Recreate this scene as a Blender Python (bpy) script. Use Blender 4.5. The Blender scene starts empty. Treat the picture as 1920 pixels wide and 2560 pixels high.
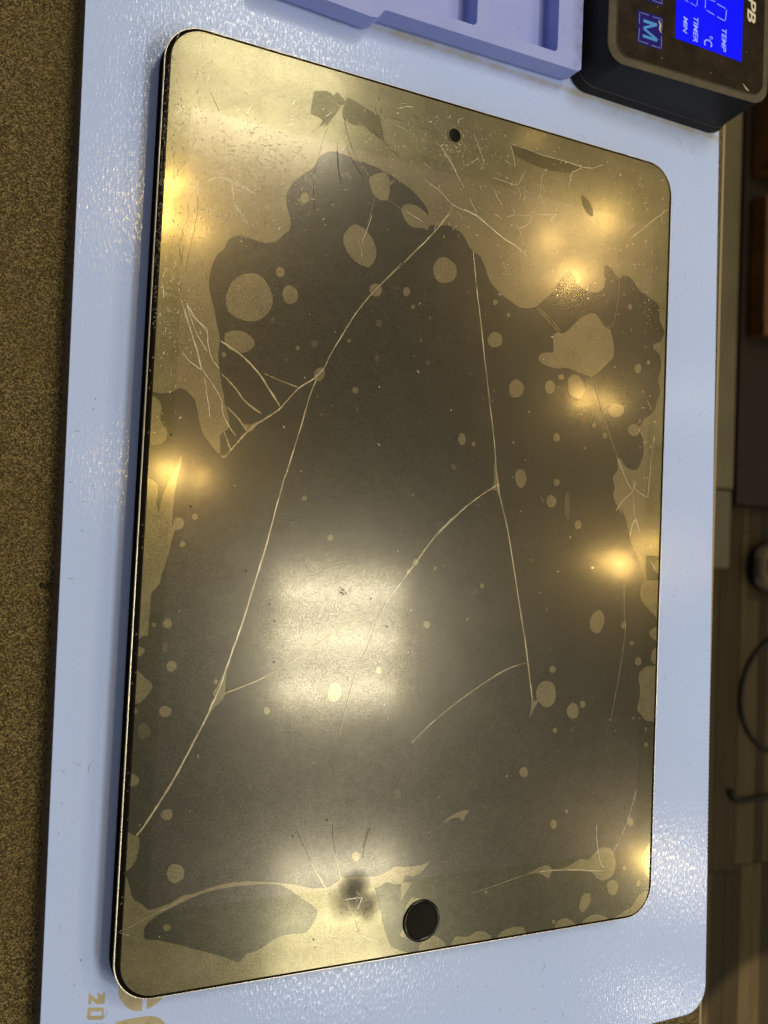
import bpy, bmesh, math, random
from mathutils import Vector, Matrix
from mathutils.geometry import tessellate_polygon

scene = bpy.context.scene
COL = scene.collection
MM = 0.001

# ------------------------------------------------------------------ camera
cam_data = bpy.data.cameras.new("camera")
cam = bpy.data.objects.new("camera", cam_data)
COL.objects.link(cam)
cam_data.sensor_fit = 'HORIZONTAL'
cam_data.sensor_width = 36.0
cam_data.lens = 44.5874
cam_data.clip_start = 0.01
cam_data.clip_end = 50.0
_R = Matrix([[0.8910274, -0.0607907, -0.4498607], [0.043709, 0.9978774, -0.0482722], [0.4518403, 0.0233489, 0.8917932]]).to_4x4()
cam.matrix_world = Matrix.Translation(Vector([-0.139977, -0.012056, 0.242514])) @ _R
cam_data.dof.use_dof = True
cam_data.dof.focus_distance = 0.275
cam_data.dof.aperture_fstop = 26.0
scene.camera = cam

# ------------------------------------------------------------------ world: dim even room light
world = bpy.data.worlds.new("World")
scene.world = world
world.use_nodes = True
_bg = world.node_tree.nodes["Background"]
_bg.inputs[0].default_value = (1.0, 0.97, 0.92, 1.0)
_bg.inputs[1].default_value = 0.22

# ------------------------------------------------------------------ ceiling lamps of the workshop
CEIL = 2.0
def area(name, x, y, sx, sy, radiance, col, z=CEIL, shape='RECTANGLE'):
    l = bpy.data.lights.new(name, 'AREA')
    l.shape = shape
    l.size = sx
    l.size_y = sy
    a = sx * sy * (math.pi / 4 if shape in ('DISK', 'ELLIPSE') else 1)
    l.energy = radiance * math.pi * a
    l.color = col
    o = bpy.data.objects.new(name, l)
    COL.objects.link(o)
    o.location = (x, y, z)
    return o

COOL = (1.0, 0.945, 0.78)
WARM = (1.0, 0.68, 0.25)
for cx, cy, g, w in ((0.875, -0.225, 1.0, .35), (0.91, -0.93, 0.78, .35), (0.60, 1.21, 0.66, .46)):
    area("troffer_panel", cx, cy, w, w * 1.06, 15.5 * g, COOL)
    for dy in (0.12, 0.0, -0.125):
        area("troffer_tube", cx, cy + dy * w / .35, w * .92, 0.028, 58.0 * g, COOL, CEIL - 0.01)
for x, y, s, e in ((0.37, 0.77, .040, 330), (0.385, 0.86, .040, 300), (0.45, 0.76, .035, 150), (0.41, 0.17, .040, 360), (0.49, 0.16, .045, 90),
                   (1.50, 0.94, .05, 70), (1.58, 0.84, .08, 80), (1.69, 1.04, .16, 16), (1.64, 0.485, .07, 75), (1.73, 0.48, .06, 70),
                   (1.72, 0.01, .05, 60), (1.80, 0.0, .09, 90), (1.92, 0.07, .06, 60), (1.95, -0.90, .06, 260), (1.42, 1.22, .04, 40)):
    area("downlight", x, y, s * .6, s * .6, e * 3.4, WARM, CEIL, 'DISK')
for x, y, sx, sy in ((2.085, -0.945, .17, .18), (2.10, -1.38, .18, .11), (2.165, 0.55, .05, .12)):
    area("wall_side_lamp", x, y, sx, sy, 48.0, COOL)
area("warm_panel", 1.58, 0.96, 0.30, 0.28, 7.0, (1.0, 0.75, 0.42), CEIL + 0.02)

_sp = bpy.data.lights.new("floor_spot", 'SPOT'); _sp.energy = 330.; _sp.color = (1.0, .86, .62); _sp.spot_size = math.radians(9.); _sp.spot_blend = .12; _sp.shadow_soft_size = .01
_so = bpy.data.objects.new("floor_spot", _sp); COL.objects.link(_so); _so.location = (1.02, -.74, 1.6)

# ------------------------------------------------------------------ exposure
scene.view_settings.view_transform = 'Standard'
scene.view_settings.look = 'None'
scene.view_settings.exposure = 0.0
scene.view_settings.gamma = 1.0
scene.view_settings.use_curve_mapping = False
scene.cycles.max_bounces = 6
scene.cycles.caustics_reflective = False
scene.cycles.caustics_refractive = False

# ------------------------------------------------------------------ film, bubble and crack outlines on the tablet (mm from its centre)
SHEETS=[
[(-85.3,27.64),(-85.3,27.63),(-84.44,27.63),(-83.62,27.6),(-82.81,27.61),(-82.07,27.72),(-81.39,27.88),(-80.76,28.08),(-80.18,28.34),(-79.65,28.71),(-79.18,29.08),(-78.79,29.35),(-78.37,29.48),(-77.75,29.36),(-77.1,29.12),(-76.54,28.85),(-76.02,28.52),(-75.56,28.12),(-75.13,27.69),(-74.66,27.29),(-74.24,26.85),(-74.02,26.28),(-73.86,25.64),(-73.66,24.95),(-73.47,24.22),(-73.32,23.52),(-73.18,22.79),(-72.99,21.99),(-72.77,21.17),(-72.48,20.36),(-72.15,19.56),(-71.81,18.73),(-71.43,17.96),(-71.0,17.35),(-70.51,16.79),(-69.95,16.22),(-69.38,15.64),(-68.85,15.04),(-68.35,14.48),(-67.93,14.05),(-67.56,13.71),(-67.18,13.36),(-66.89,13.24),(-66.82,13.65),(-66.84,14.41),(-66.86,15.53),(-66.9,16.72),(-66.97,17.65),(-66.95,18.4),(-66.71,18.86),(-66.34,19.19),(-65.81,19.51),(-65.29,19.83),(-64.97,20.19),(-64.79,20.62),(-64.71,21.14),(-64.74,21.79),(-64.88,22.73),(-65.06,23.66),(-65.18,24.21),(-65.33,24.69),(-65.63,25.4),(-65.95,26.11),(-66.17,26.6),(-66.33,27.12),(-66.42,27.91),(-66.53,28.79),(-66.76,29.6),(-67.06,30.64),(-67.44,32.25),(-67.83,34.09),(-68.2,35.94),(-68.5,37.7),(-68.62,39.19),(-68.64,40.46),(-68.59,41.48),(-68.51,42.33),(-68.44,43.03),(-68.44,43.72),(-68.63,44.54),(-68.92,45.51),(-69.28,46.76),(-69.67,48.17),(-70.03,49.73),(-70.41,51.3),(-70.9,52.74),(-71.37,54.03),(-71.65,55.07),(-71.84,55.97),(-72.01,56.8),(-72.11,57.57),(-72.16,58.31),(-72.16,59.03),(-72.1,59.76),(-72.0,60.52),(-71.87,61.38),(-71.72,62.22),(-71.53,62.92),(-71.32,63.58),(-71.1,64.28),(-70.84,64.96),(-70.52,65.6),(-70.16,66.19),(-69.71,66.67),(-69.27,67.09),(-68.88,67.42),(-68.55,67.78),(-68.34,68.34),(-68.14,68.97),(-67.87,69.59),(-67.55,70.2),(-67.15,70.78),(-66.66,71.3),(-66.04,71.68),(-65.36,71.96),(-64.7,72.16),(-64.04,72.27),(-63.37,72.3),(-62.69,72.25),(-61.98,72.11),(-61.32,71.95),(-60.94,71.87),(-60.35,71.8),(-58.91,71.67),(-57.3,71.62),(-56.06,71.81),(-54.98,72.2),(-53.98,72.83),(-53.15,73.54),(-52.68,74.21),(-52.27,74.85),(-51.57,75.45),(-50.9,76.03),(-50.48,76.64),(-50.24,77.3),(-50.21,78.05),(-50.33,78.89),(-50.58,79.82),(-50.91,80.83),(-51.29,81.85),(-51.64,82.96),(-51.83,84.32),(-51.88,85.65),(-51.73,86.65),(-51.4,87.58),(-50.87,88.63),(-50.16,89.69),(-49.29,90.72),(-48.33,91.71),(-47.39,92.65),(-46.47,93.51),(-45.58,94.21),(-44.78,94.9),(-44.14,95.74),(-43.65,96.59),(-43.36,97.33),(-43.11,98.01),(-42.74,98.63),(-42.25,99.22),(-41.55,99.86),(-40.78,100.43),(-40.02,100.82),(-39.26,101.08),(-38.51,101.23),(-37.72,101.3),(-36.8,101.29),(-35.84,101.22),(-34.85,101.07),(-33.93,100.87),(-33.27,100.65),(-32.64,100.44),(-31.86,100.26),(-31.04,100.17),(-30.27,100.31),(-29.46,100.44),(-28.55,100.34),(-27.51,100.15),(-26.25,99.95),(-24.9,99.72),(-23.52,99.42),(-22.26,99.13),(-21.41,98.96),(-20.6,98.76),(-19.44,98.31),(-18.23,97.79),(-17.23,97.34),(-16.19,96.89),(-14.82,96.39),(-13.45,95.83),(-12.34,95.18),(-11.35,94.47),(-10.43,93.76),(-9.58,93.03),(-8.8,92.29),(-8.14,91.51),(-7.61,90.57),(-7.31,89.8),(-7.37,89.56),(-7.71,89.63),(-8.33,89.95),(-9.12,90.4),(-9.97,90.85),(-10.86,91.25),(-11.72,91.46),(-12.57,91.55),(-13.43,91.53),(-14.24,91.38),(-14.94,91.11),(-15.55,90.72),(-16.14,90.22),(-16.5,89.62),(-16.41,88.86),(-16.09,88.06),(-15.7,87.3),(-15.19,86.59),(-14.53,85.92),(-13.79,85.37),(-13.06,85.03),(-12.25,84.87),(-11.22,84.9),(-10.22,85.03),(-9.52,85.17),(-8.87,85.24),(-8.01,84.99),(-7.31,84.85),(-7.21,85.31),(-7.19,85.93),(-6.79,86.4),(-6.2,86.74),(-5.32,86.81),(-4.47,86.78),(-4.1,86.73),(-3.78,86.76),(-3.14,87.07),(-2.42,87.4),(-1.77,87.6),(-1.03,87.68),(-0.02,87.61),(1.09,87.43),(2.21,87.14),(3.24,86.77),(4.04,86.34),(4.71,85.82),(5.31,85.19),(5.84,84.49),(6.32,83.72),(6.81,82.97),(7.43,82.35),(8.12,81.82),(8.85,81.47),(9.59,81.17),(10.29,80.97),(11.05,80.5),(12.05,79.16),(13.0,77.59),(13.54,76.31),(14.05,75.1),(14.79,73.87),(15.73,72.7),(16.94,71.67),(18.35,70.72),(19.99,69.87),(21.62,69.1),(22.97,68.45),(24.25,67.9),(25.52,67.47),(26.88,67.24),(28.51,67.33),(30.13,67.65),(31.52,68.09),(32.73,68.72),(33.69,69.64),(34.64,70.68),(35.94,71.69),(37.23,72.77),(38.26,73.98),(39.15,75.31),(39.93,76.85),(40.72,78.37),(41.69,79.64),(42.67,80.66),(43.5,81.38),(44.34,81.69),(45.41,81.44),(46.46,80.77),(47.15,79.66),(47.94,78.49),(49.24,77.62),(50.8,76.99),(52.58,76.66),(54.35,76.62),(55.86,76.92),(57.16,77.49),(58.18,78.26),(58.88,79.21),(59.16,80.32),(59.14,81.55),(58.8,82.96),(58.45,84.3),(58.39,85.31),(58.6,86.05),(59.2,86.5),(60.01,86.59),(60.91,86.18),(61.87,85.48),(62.86,84.62),(63.76,83.8),(64.4,83.26),(64.89,83.01),(65.22,83.16),(65.6,83.54),(66.22,84.05),(67.03,84.48),(68.09,84.57),(69.25,84.35),(70.42,83.7),(71.55,82.82),(72.45,81.81),(73.5,80.81),(75.1,80.04),(76.95,79.33),(78.97,78.63),(80.81,77.9),(82.03,77.19),(82.8,76.15),(82.84,74.22),(82.96,72.03),(84.31,69.99),(85.47,68.19),(84.95,66.93),(84.06,65.96),(83.92,65.14),(83.59,64.46),(82.09,63.98),(80.66,63.47),(80.34,62.64),(80.72,61.76),(82.0,61.15),(83.38,60.41),(83.99,59.13),(84.23,57.66),(84.22,56.22),(83.97,54.76),(83.38,53.3),(82.97,51.77),(83.62,50.04),(84.23,48.2),(83.7,46.23),(82.89,44.33),(82.44,42.75),(81.89,41.37),(80.9,40.16),(79.77,39.15),(78.63,38.43),(77.62,37.79),(77.03,37.01),(76.59,36.27),(76.15,35.58),(75.69,35.16),(75.11,35.4),(74.43,35.77),(73.54,35.83),(72.63,35.69),(71.84,35.27),(71.23,34.71),(70.87,34.08),(70.78,33.43),(70.99,32.81),(71.47,32.27),(72.24,31.89),(73.15,31.71),(74.07,31.84),(74.93,32.16),(75.56,32.73),(76.06,33.12),(76.47,32.8),(76.83,32.06),(77.24,30.98),(77.58,29.6),(77.76,27.94),(77.72,26.23),(77.34,24.74),(76.74,23.33),(76.03,21.82),(75.03,20.67),(73.44,20.43),(71.79,20.68),(70.58,21.17),(69.6,21.89),(68.87,22.88),(68.25,23.72),(67.5,24.01),(66.9,23.77),(66.75,22.68),(66.79,21.38),(66.92,20.53),(66.85,19.73),(66.02,18.69),(65.18,17.66),(65.06,16.82),(65.25,16.01),(65.68,15.11),(66.02,14.13),(65.72,13.03),(65.41,11.89),(65.65,10.83),(66.2,9.73),(67.1,8.41),(68.08,7.09),(68.98,5.7),(69.58,4.97),(69.21,6.48),(68.94,7.71),(69.98,6.01),(71.25,3.42),(71.89,1.24),(72.49,-0.95),(73.41,-3.19),(74.46,-5.3),(75.63,-6.98),(76.75,-8.54),(77.61,-10.21),(78.33,-11.82),(79.04,-13.3),(79.53,-14.57),(79.52,-15.46),(79.23,-16.25),(78.7,-17.15),(78.22,-18.23),(78.12,-19.74),(78.34,-21.28),(78.95,-22.43),(79.88,-23.48),(81.06,-24.54),(82.52,-25.66),(84.58,-27.18),(85.7,-28.42),(85.7,-28.42),(85.7,115.5),(85.62,116.65),(85.4,117.78),(85.03,118.87),(84.52,119.9),(83.88,120.86),(83.12,121.72),(82.26,122.48),(81.3,123.12),(80.27,123.63),(79.18,124.0),(78.05,124.22),(76.9,124.3),(-76.5,124.3),(-77.65,124.22),(-78.78,124.0),(-79.87,123.63),(-80.9,123.12),(-81.86,122.48),(-82.72,121.72),(-83.48,120.86),(-84.12,119.9),(-84.63,118.87),(-85.0,117.78),(-85.22,116.65),(-85.3,115.5),(-85.3,27.64)],
[(-85.3,26.6),(-85.0,26.51),(-84.68,26.37),(-84.37,26.2),(-84.07,26.03),(-83.78,25.83),(-83.52,25.58),(-83.29,25.26),(-83.1,24.89),(-82.95,24.52),(-82.85,24.16),(-82.79,23.79),(-82.78,23.41),(-82.85,23.0),(-82.96,22.57),(-83.02,22.15),(-83.01,21.75),(-82.96,21.35),(-82.85,20.94),(-82.66,20.47),(-82.42,19.99),(-82.16,19.57),(-81.9,19.28),(-81.63,19.06),(-81.4,18.83),(-81.25,18.59),(-81.13,18.34),(-81.05,18.04),(-80.99,17.66),(-80.97,17.23),(-80.99,16.82),(-81.05,16.45),(-81.16,16.09),(-81.34,15.76),(-81.59,15.43),(-81.92,15.13),(-82.31,14.85),(-82.78,14.59),(-83.32,14.37),(-83.9,14.19),(-84.62,14.04),(-85.3,13.94)],
[(-85.3,5.43),(-85.24,5.43),(-84.43,5.39),(-83.39,4.86),(-82.73,3.99),(-82.55,2.58),(-82.66,0.94),(-82.89,-0.5),(-82.36,-1.89),(-82.2,-2.69),(-82.39,-3.92),(-82.62,-6.37),(-82.3,-3.71),(-81.81,-1.65),(-81.34,1.03),(-80.48,3.95),(-79.39,6.49),(-78.27,8.63),(-76.9,12.05),(-77.1,9.97),(-77.48,7.46),(-77.77,5.18),(-78.15,2.68),(-78.31,0.01),(-78.48,-2.46),(-78.56,-4.92),(-78.37,-6.34),(-78.09,-5.92),(-78.05,-4.79),(-77.37,-4.04),(-76.54,-3.89),(-75.69,-4.35),(-75.28,-5.25),(-75.58,-6.4),(-76.37,-7.16),(-77.19,-7.14),(-77.7,-7.43),(-77.94,-8.57),(-78.46,-10.43),(-78.55,-11.39),(-79.14,-14.23),(-79.75,-16.62),(-80.39,-18.55),(-80.84,-21.07),(-81.67,-22.12),(-82.64,-23.17),(-82.88,-24.06),(-82.95,-29.86),(-83.01,-32.05),(-83.07,-34.24),(-84.25,-34.33),(-84.77,-34.78),(-85.3,-35.11)],
[(-85.3,-36.94),(-85.15,-36.98),(-84.91,-37.04),(-84.63,-37.14),(-84.31,-37.3),(-83.96,-37.5),(-83.7,-37.69),(-83.58,-37.87),(-83.55,-38.05),(-83.58,-38.24),(-83.66,-38.45),(-83.81,-38.67),(-83.99,-38.87),(-84.19,-39.03),(-84.43,-39.17),(-84.69,-39.32),(-85.06,-39.54),(-85.3,-39.68)],
[(-85.3,-42.77),(-85.23,-42.87),(-85.03,-43.12),(-84.74,-43.41),(-84.41,-43.72),(-84.07,-44.04),(-83.76,-44.35),(-83.44,-44.67),(-83.11,-44.96),(-82.73,-45.22),(-82.33,-45.45),(-81.98,-45.71),(-81.69,-46.0),(-81.44,-46.31),(-81.28,-46.63),(-81.22,-46.99),(-81.23,-47.37),(-81.32,-47.72),(-81.49,-48.02),(-81.73,-48.3),(-82.0,-48.62),(-82.26,-49.01),(-82.54,-49.45),(-82.84,-49.86),(-83.17,-50.26),(-83.53,-50.63),(-83.87,-50.92),(-84.17,-51.1),(-84.45,-51.19),(-84.75,-51.26),(-85.14,-51.31),(-85.3,-51.32)],
[(-85.3,-52.49),(-85.22,-52.48),(-85.03,-52.47),(-84.86,-52.52),(-84.72,-52.66),(-84.61,-52.86),(-84.56,-53.07),(-84.6,-53.29),(-84.71,-53.52),(-84.89,-53.69),(-85.2,-53.75),(-85.3,-53.75)],
[(-85.3,-68.54),(-85.17,-68.6),(-84.71,-68.81),(-84.28,-69.1),(-83.82,-69.49),(-83.38,-69.97),(-83.15,-70.42),(-83.21,-70.87),(-83.49,-71.3),(-83.93,-71.63),(-84.66,-71.82),(-85.3,-71.89)],
[(-85.3,-83.1),(-85.03,-83.24),(-84.67,-83.47),(-84.3,-83.69),(-83.92,-83.87),(-83.55,-84.04),(-83.22,-84.21),(-82.96,-84.34),(-82.74,-84.47),(-82.57,-84.68),(-82.43,-85.0),(-82.32,-85.42),(-82.29,-85.96),(-82.32,-86.7),(-82.42,-87.57),(-82.57,-88.43),(-82.75,-89.28),(-82.97,-90.12),(-83.27,-90.86),(-83.69,-91.47),(-84.17,-91.99),(-84.65,-92.37),(-85.11,-92.59),(-85.3,-92.63)],
[(-85.3,-93.9),(-85.08,-94.19),(-84.23,-96.14),(-83.67,-98.69),(-82.76,-100.04),(-80.58,-101.47),(-79.15,-102.98),(-77.12,-102.81),(-73.31,-101.81),(-70.35,-100.27),(-69.46,-100.37),(-68.15,-100.31),(-64.64,-99.44),(-60.18,-98.66),(-57.44,-98.54),(-53.27,-98.7),(-48.54,-99.41),(-46.14,-99.81),(-41.75,-100.63),(-39.5,-101.14),(-36.93,-102.0),(-34.35,-102.68),(-32.05,-102.95),(-31.05,-102.93),(-32.45,-100.69),(-34.32,-97.64),(-35.27,-95.73),(-33.72,-98.22),(-31.57,-101.05),(-30.32,-103.01),(-29.17,-102.89),(-27.77,-101.87),(-26.34,-101.37),(-26.74,-99.23),(-27.61,-96.52),(-28.47,-93.81),(-27.31,-96.55),(-26.23,-100.73),(-24.6,-101.04),(-22.24,-100.91),(-19.86,-101.04),(-17.43,-101.52),(-15.01,-101.57),(-13.2,-101.23),(-11.39,-100.48),(-9.89,-99.7),(-8.35,-99.51),(-6.77,-99.9),(-4.89,-100.01),(-2.68,-99.92),(-0.77,-99.98),(0.8,-99.59),(1.98,-99.3),(1.16,-100.32),(-0.06,-101.56),(-1.29,-102.52),(-2.55,-102.66),(-3.8,-102.93),(-4.76,-102.55),(-5.88,-102.24),(-6.15,-103.08),(-6.41,-104.14),(-7.17,-104.46),(-8.1,-104.62),(-9.97,-104.33),(-11.23,-103.73),(-11.86,-103.53),(-13.65,-104.4),(-15.45,-104.86),(-14.92,-106.39),(-14.2,-108.61),(-13.64,-110.81),(-12.77,-113.06),(-12.69,-114.67),(-12.19,-115.54),(-11.47,-117.78),(-10.44,-120.06),(-9.58,-121.79),(-7.52,-122.88),(-3.71,-124.3),(-76.5,-124.3),(-77.65,-124.22),(-78.78,-124.0),(-79.87,-123.63),(-80.9,-123.12),(-81.86,-122.48),(-82.72,-121.72),(-83.48,-120.86),(-84.12,-119.9),(-84.63,-118.87),(-85.0,-117.78),(-85.22,-116.65),(-85.3,-115.5),(-85.3,-93.9)],
[(-7.18,-104.32),(-5.3,-104.34),(-3.56,-104.59),(-4.59,-106.11),(-5.77,-107.73),(-7.09,-109.47),(-7.04,-107.31)],
[(-5.33,-113.47),(-5.53,-112.99),(-5.42,-112.42),(-5.25,-111.86),(-5.13,-111.32),(-4.95,-110.79),(-4.7,-110.3),(-4.35,-109.83),(-3.93,-109.39),(-3.5,-109.09),(-3.11,-108.96),(-2.72,-108.95),(-2.24,-109.02),(-1.63,-109.16),(-0.94,-109.37),(-0.31,-109.61),(0.24,-109.8),(0.72,-110.02),(1.0,-110.45),(1.06,-111.26),(0.92,-112.27),(0.49,-113.12),(-0.37,-113.72),(-1.52,-114.16),(-2.62,-114.36),(-3.66,-114.25),(-4.65,-113.9)],
[(-0.54,-124.3),(-0.53,-124.23),(-0.49,-123.94),(-0.44,-123.63),(-0.39,-123.3),(-0.32,-122.95),(-0.17,-122.58),(0.11,-122.17),(0.47,-121.74),(0.89,-121.36),(1.34,-121.05),(1.86,-120.78),(2.45,-120.62),(3.17,-120.59),(3.97,-120.65),(4.71,-120.8),(5.3,-121.03),(5.83,-121.34),(6.37,-121.71),(6.95,-122.16),(7.54,-122.67),(8.06,-123.19),(8.5,-123.75),(8.86,-124.3)],
[(10.4,-123.96),(10.5,-123.69),(10.65,-123.3),(10.88,-122.92),(11.15,-122.55),(11.5,-122.19),(12.16,-121.99),(13.34,-122.12),(14.83,-122.42),(16.17,-122.54),(17.15,-122.26),(17.98,-121.81),(18.81,-121.5),(19.74,-121.43),(20.67,-121.5),(21.53,-121.7),(22.32,-122.04),(23.04,-122.51),(23.64,-123.0),(24.13,-123.56),(24.5,-124.15),(24.59,-124.3),(10.4,-124.3)],
[(26.59,-124.25),(26.69,-124.02),(26.85,-123.69),(27.1,-123.36),(27.39,-123.06),(27.76,-122.78),(28.46,-122.52),(29.67,-122.26),(31.21,-122.03),(32.63,-121.93),(33.85,-121.99),(34.95,-122.18),(35.85,-122.53),(36.47,-123.17),(36.88,-123.98),(37.03,-124.3),(26.59,-124.3)],
[(47.88,-123.96),(47.94,-123.75),(48.03,-123.44),(48.21,-123.12),(48.46,-122.76),(48.78,-122.38),(49.28,-122.08),(50.03,-121.88),(50.95,-121.77),(51.87,-121.83),(52.8,-122.11),(53.73,-122.56),(54.56,-123.06),(55.27,-123.66),(55.86,-124.3),(47.88,-124.3)],
[(58.26,-124.3),(58.42,-124.07),(58.7,-123.72),(59.12,-123.36),(59.74,-122.99),(60.52,-122.61),(61.38,-122.33),(62.35,-122.19),(63.4,-122.15),(64.47,-122.25),(65.57,-122.52),(66.68,-122.94),(67.64,-123.38),(68.4,-123.85),(68.95,-124.3)],
[(71.85,-124.3),(72.0,-124.15),(72.22,-123.94),(72.55,-123.75),(73.02,-123.61),(73.6,-123.49),(74.2,-123.32),(74.81,-123.05),(75.45,-122.74),(76.09,-122.45),(76.75,-122.22),(77.42,-122.01),(78.0,-121.77),(78.45,-121.49),(78.81,-121.18),(79.17,-120.8),(79.55,-120.33),(79.93,-119.79),(80.33,-119.28),(80.78,-118.8),(81.27,-118.34),(81.75,-117.96),(82.24,-117.7),(82.73,-117.52),(83.2,-117.39),(83.6,-117.31),(83.98,-117.29),(84.43,-117.31),(85.12,-117.38),(85.46,-117.43),(85.27,-118.22),(84.74,-119.5),(84.02,-120.67),(83.12,-121.72),(82.07,-122.62),(80.9,-123.34),(79.62,-123.87),(78.28,-124.19),(76.9,-124.3),(71.85,-124.3)],
[(85.7,-101.57),(85.06,-102.03),(84.31,-102.7),(83.73,-103.55),(83.4,-104.65),(83.24,-105.94),(83.21,-107.24),(83.32,-108.56),(83.56,-109.89),(83.86,-111.04),(84.21,-111.92),(84.63,-112.61),(85.1,-113.17),(85.69,-113.63),(85.7,-113.63)],
[(85.7,-30.85),(85.23,-30.98),(84.57,-31.23),(83.96,-31.57),(83.38,-31.98),(82.93,-32.36),(82.65,-32.65),(82.5,-32.9),(82.52,-33.19),(82.77,-33.55),(83.18,-33.94),(83.59,-34.3),(83.95,-34.59),(84.32,-34.85),(84.72,-35.14),(85.26,-35.53),(85.7,-35.86)],
[(85.7,-37.82),(85.35,-37.92),(84.85,-38.21),(84.44,-38.69),(84.08,-39.3),(83.81,-39.88),(83.66,-40.36),(83.61,-40.81),(83.65,-41.27),(83.75,-41.75),(83.95,-42.23),(84.29,-42.67),(84.89,-43.06),(85.63,-43.4),(85.7,-43.43)],
[(85.7,-43.95),(85.47,-43.94),(84.82,-43.92),(84.23,-43.91),(83.83,-43.9),(83.5,-43.89),(83.11,-43.92),(82.58,-43.98),(81.99,-44.08),(81.43,-44.22),(80.95,-44.42),(80.5,-44.68),(80.06,-44.95),(79.6,-45.24),(79.16,-45.56),(78.85,-45.89),(78.73,-46.23),(78.75,-46.58),(78.75,-46.95),(78.68,-47.35),(78.59,-47.78),(78.58,-48.23),(78.68,-48.72),(78.84,-49.23),(79.0,-49.72),(79.13,-50.16),(79.25,-50.57),(79.33,-51.01),(79.33,-51.48),(79.29,-51.98),(79.25,-52.49),(79.23,-53.04),(79.22,-53.62),(79.18,-54.19),(79.09,-54.76),(78.96,-55.32),(78.83,-55.88),(78.67,-56.47),(78.5,-57.07),(78.4,-57.56),(78.35,-57.9),(78.37,-58.14),(78.51,-58.42),(78.86,-58.77),(79.34,-59.14),(79.81,-59.52),(80.2,-59.89),(80.58,-60.26),(80.96,-60.62),(81.35,-61.02),(81.74,-61.42),(82.13,-61.73),(82.44,-61.88),(82.76,-61.93),(83.26,-61.99),(84.18,-62.09),(85.29,-62.19),(85.7,-62.23)],
[(39.27,60.3),(39.55,60.83),(39.98,61.2),(40.53,61.45),(41.24,61.55),(42.06,61.54),(42.84,61.63),(43.52,61.9),(44.16,62.27),(44.79,62.73),(45.43,63.3),(46.06,63.96),(46.72,64.65),(47.44,65.4),(48.19,66.18),(48.99,66.91),(49.85,67.57),(50.76,68.17),(51.63,68.69),(52.45,69.15),(53.23,69.53),(53.98,69.78),(54.71,69.88),(55.4,69.86),(56.06,69.66),(56.68,69.22),(57.27,68.61),(57.86,68.0),(58.45,67.4),(59.04,66.8),(59.67,66.33),(60.39,66.15),(61.15,66.1),(61.8,65.81),(62.27,65.12),(62.63,64.19),(62.96,63.19),(63.3,62.17),(63.61,61.07),(63.8,59.96),(63.87,58.8),(63.83,57.61),(63.58,56.59),(63.05,55.85),(62.32,55.26),(61.55,54.65),(60.81,53.92),(60.02,53.16),(59.2,52.4),(58.31,51.59),(57.38,50.78),(56.53,50.12),(55.83,49.67),(55.21,49.37),(54.5,49.21),(53.67,49.21),(52.75,49.34),(51.76,49.52),(50.67,49.71),(49.51,49.94),(48.35,50.17),(47.22,50.44),(46.09,50.71),(44.97,50.82),(43.87,50.66),(42.78,50.35),(41.68,50.12),(40.57,50.08),(39.47,50.13),(38.39,50.23),(37.33,50.39),(36.31,50.61),(35.44,50.92),(34.73,51.33),(34.18,51.81),(33.89,52.31),(33.93,52.81),(34.24,53.31),(34.66,53.75),(35.2,54.08),(35.87,54.34),(36.58,54.55),(37.36,54.67),(38.19,54.75),(38.85,54.86),(39.25,54.99),(39.48,55.16),(39.61,55.5),(39.6,56.08),(39.49,56.82),(39.38,57.62),(39.29,58.53),(39.2,59.5)],
[(-27.16,96.25),(-26.73,96.8),(-26.08,97.23),(-25.32,97.72),(-24.5,98.18),(-23.67,98.57),(-22.9,98.83),(-22.27,98.92),(-21.75,98.79),(-21.35,98.35),(-21.04,97.76),(-20.89,97.05),(-20.56,96.61),(-19.31,97.25),(-18.4,97.75),(-19.32,96.75),(-20.5,95.49),(-20.6,95.02),(-20.46,94.61),(-20.52,93.74),(-20.63,92.78),(-20.76,91.91),(-21.05,91.2),(-21.72,90.83),(-22.5,90.66),(-23.16,90.58),(-23.8,90.68),(-24.49,91.03),(-25.15,91.52),(-25.69,92.01),(-26.17,92.62),(-26.62,93.45),(-26.97,94.37),(-27.18,95.36)],
[(-34.32,77.35),(-34.31,77.76),(-34.24,78.11),(-34.07,78.56),(-33.76,79.19),(-33.36,79.9),(-32.91,80.53),(-32.42,81.01),(-31.89,81.41),(-31.39,81.7),(-30.96,81.88),(-30.57,81.95),(-30.13,81.95),(-29.62,81.89),(-29.07,81.75),(-28.52,81.55),(-27.96,81.27),(-27.39,80.93),(-26.86,80.55),(-26.38,80.14),(-25.93,79.69),(-25.51,79.2),(-25.12,78.66),(-24.76,78.09),(-24.45,77.49),(-24.2,76.85),(-24.0,76.18),(-23.87,75.53),(-23.82,74.93),(-23.84,74.35),(-23.95,73.75),(-24.16,73.1),(-24.47,72.42),(-24.82,71.83),(-25.19,71.32),(-25.6,70.88),(-26.05,70.58),(-26.54,70.47),(-27.08,70.5),(-27.65,70.58),(-28.27,70.7),(-28.93,70.87),(-29.59,71.11),(-30.26,71.42),(-30.93,71.78),(-31.55,72.21),(-32.1,72.7),(-32.6,73.25),(-33.05,73.82),(-33.45,74.42),(-33.81,75.04),(-34.08,75.65),(-34.24,76.25),(-34.31,76.82)],
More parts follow.
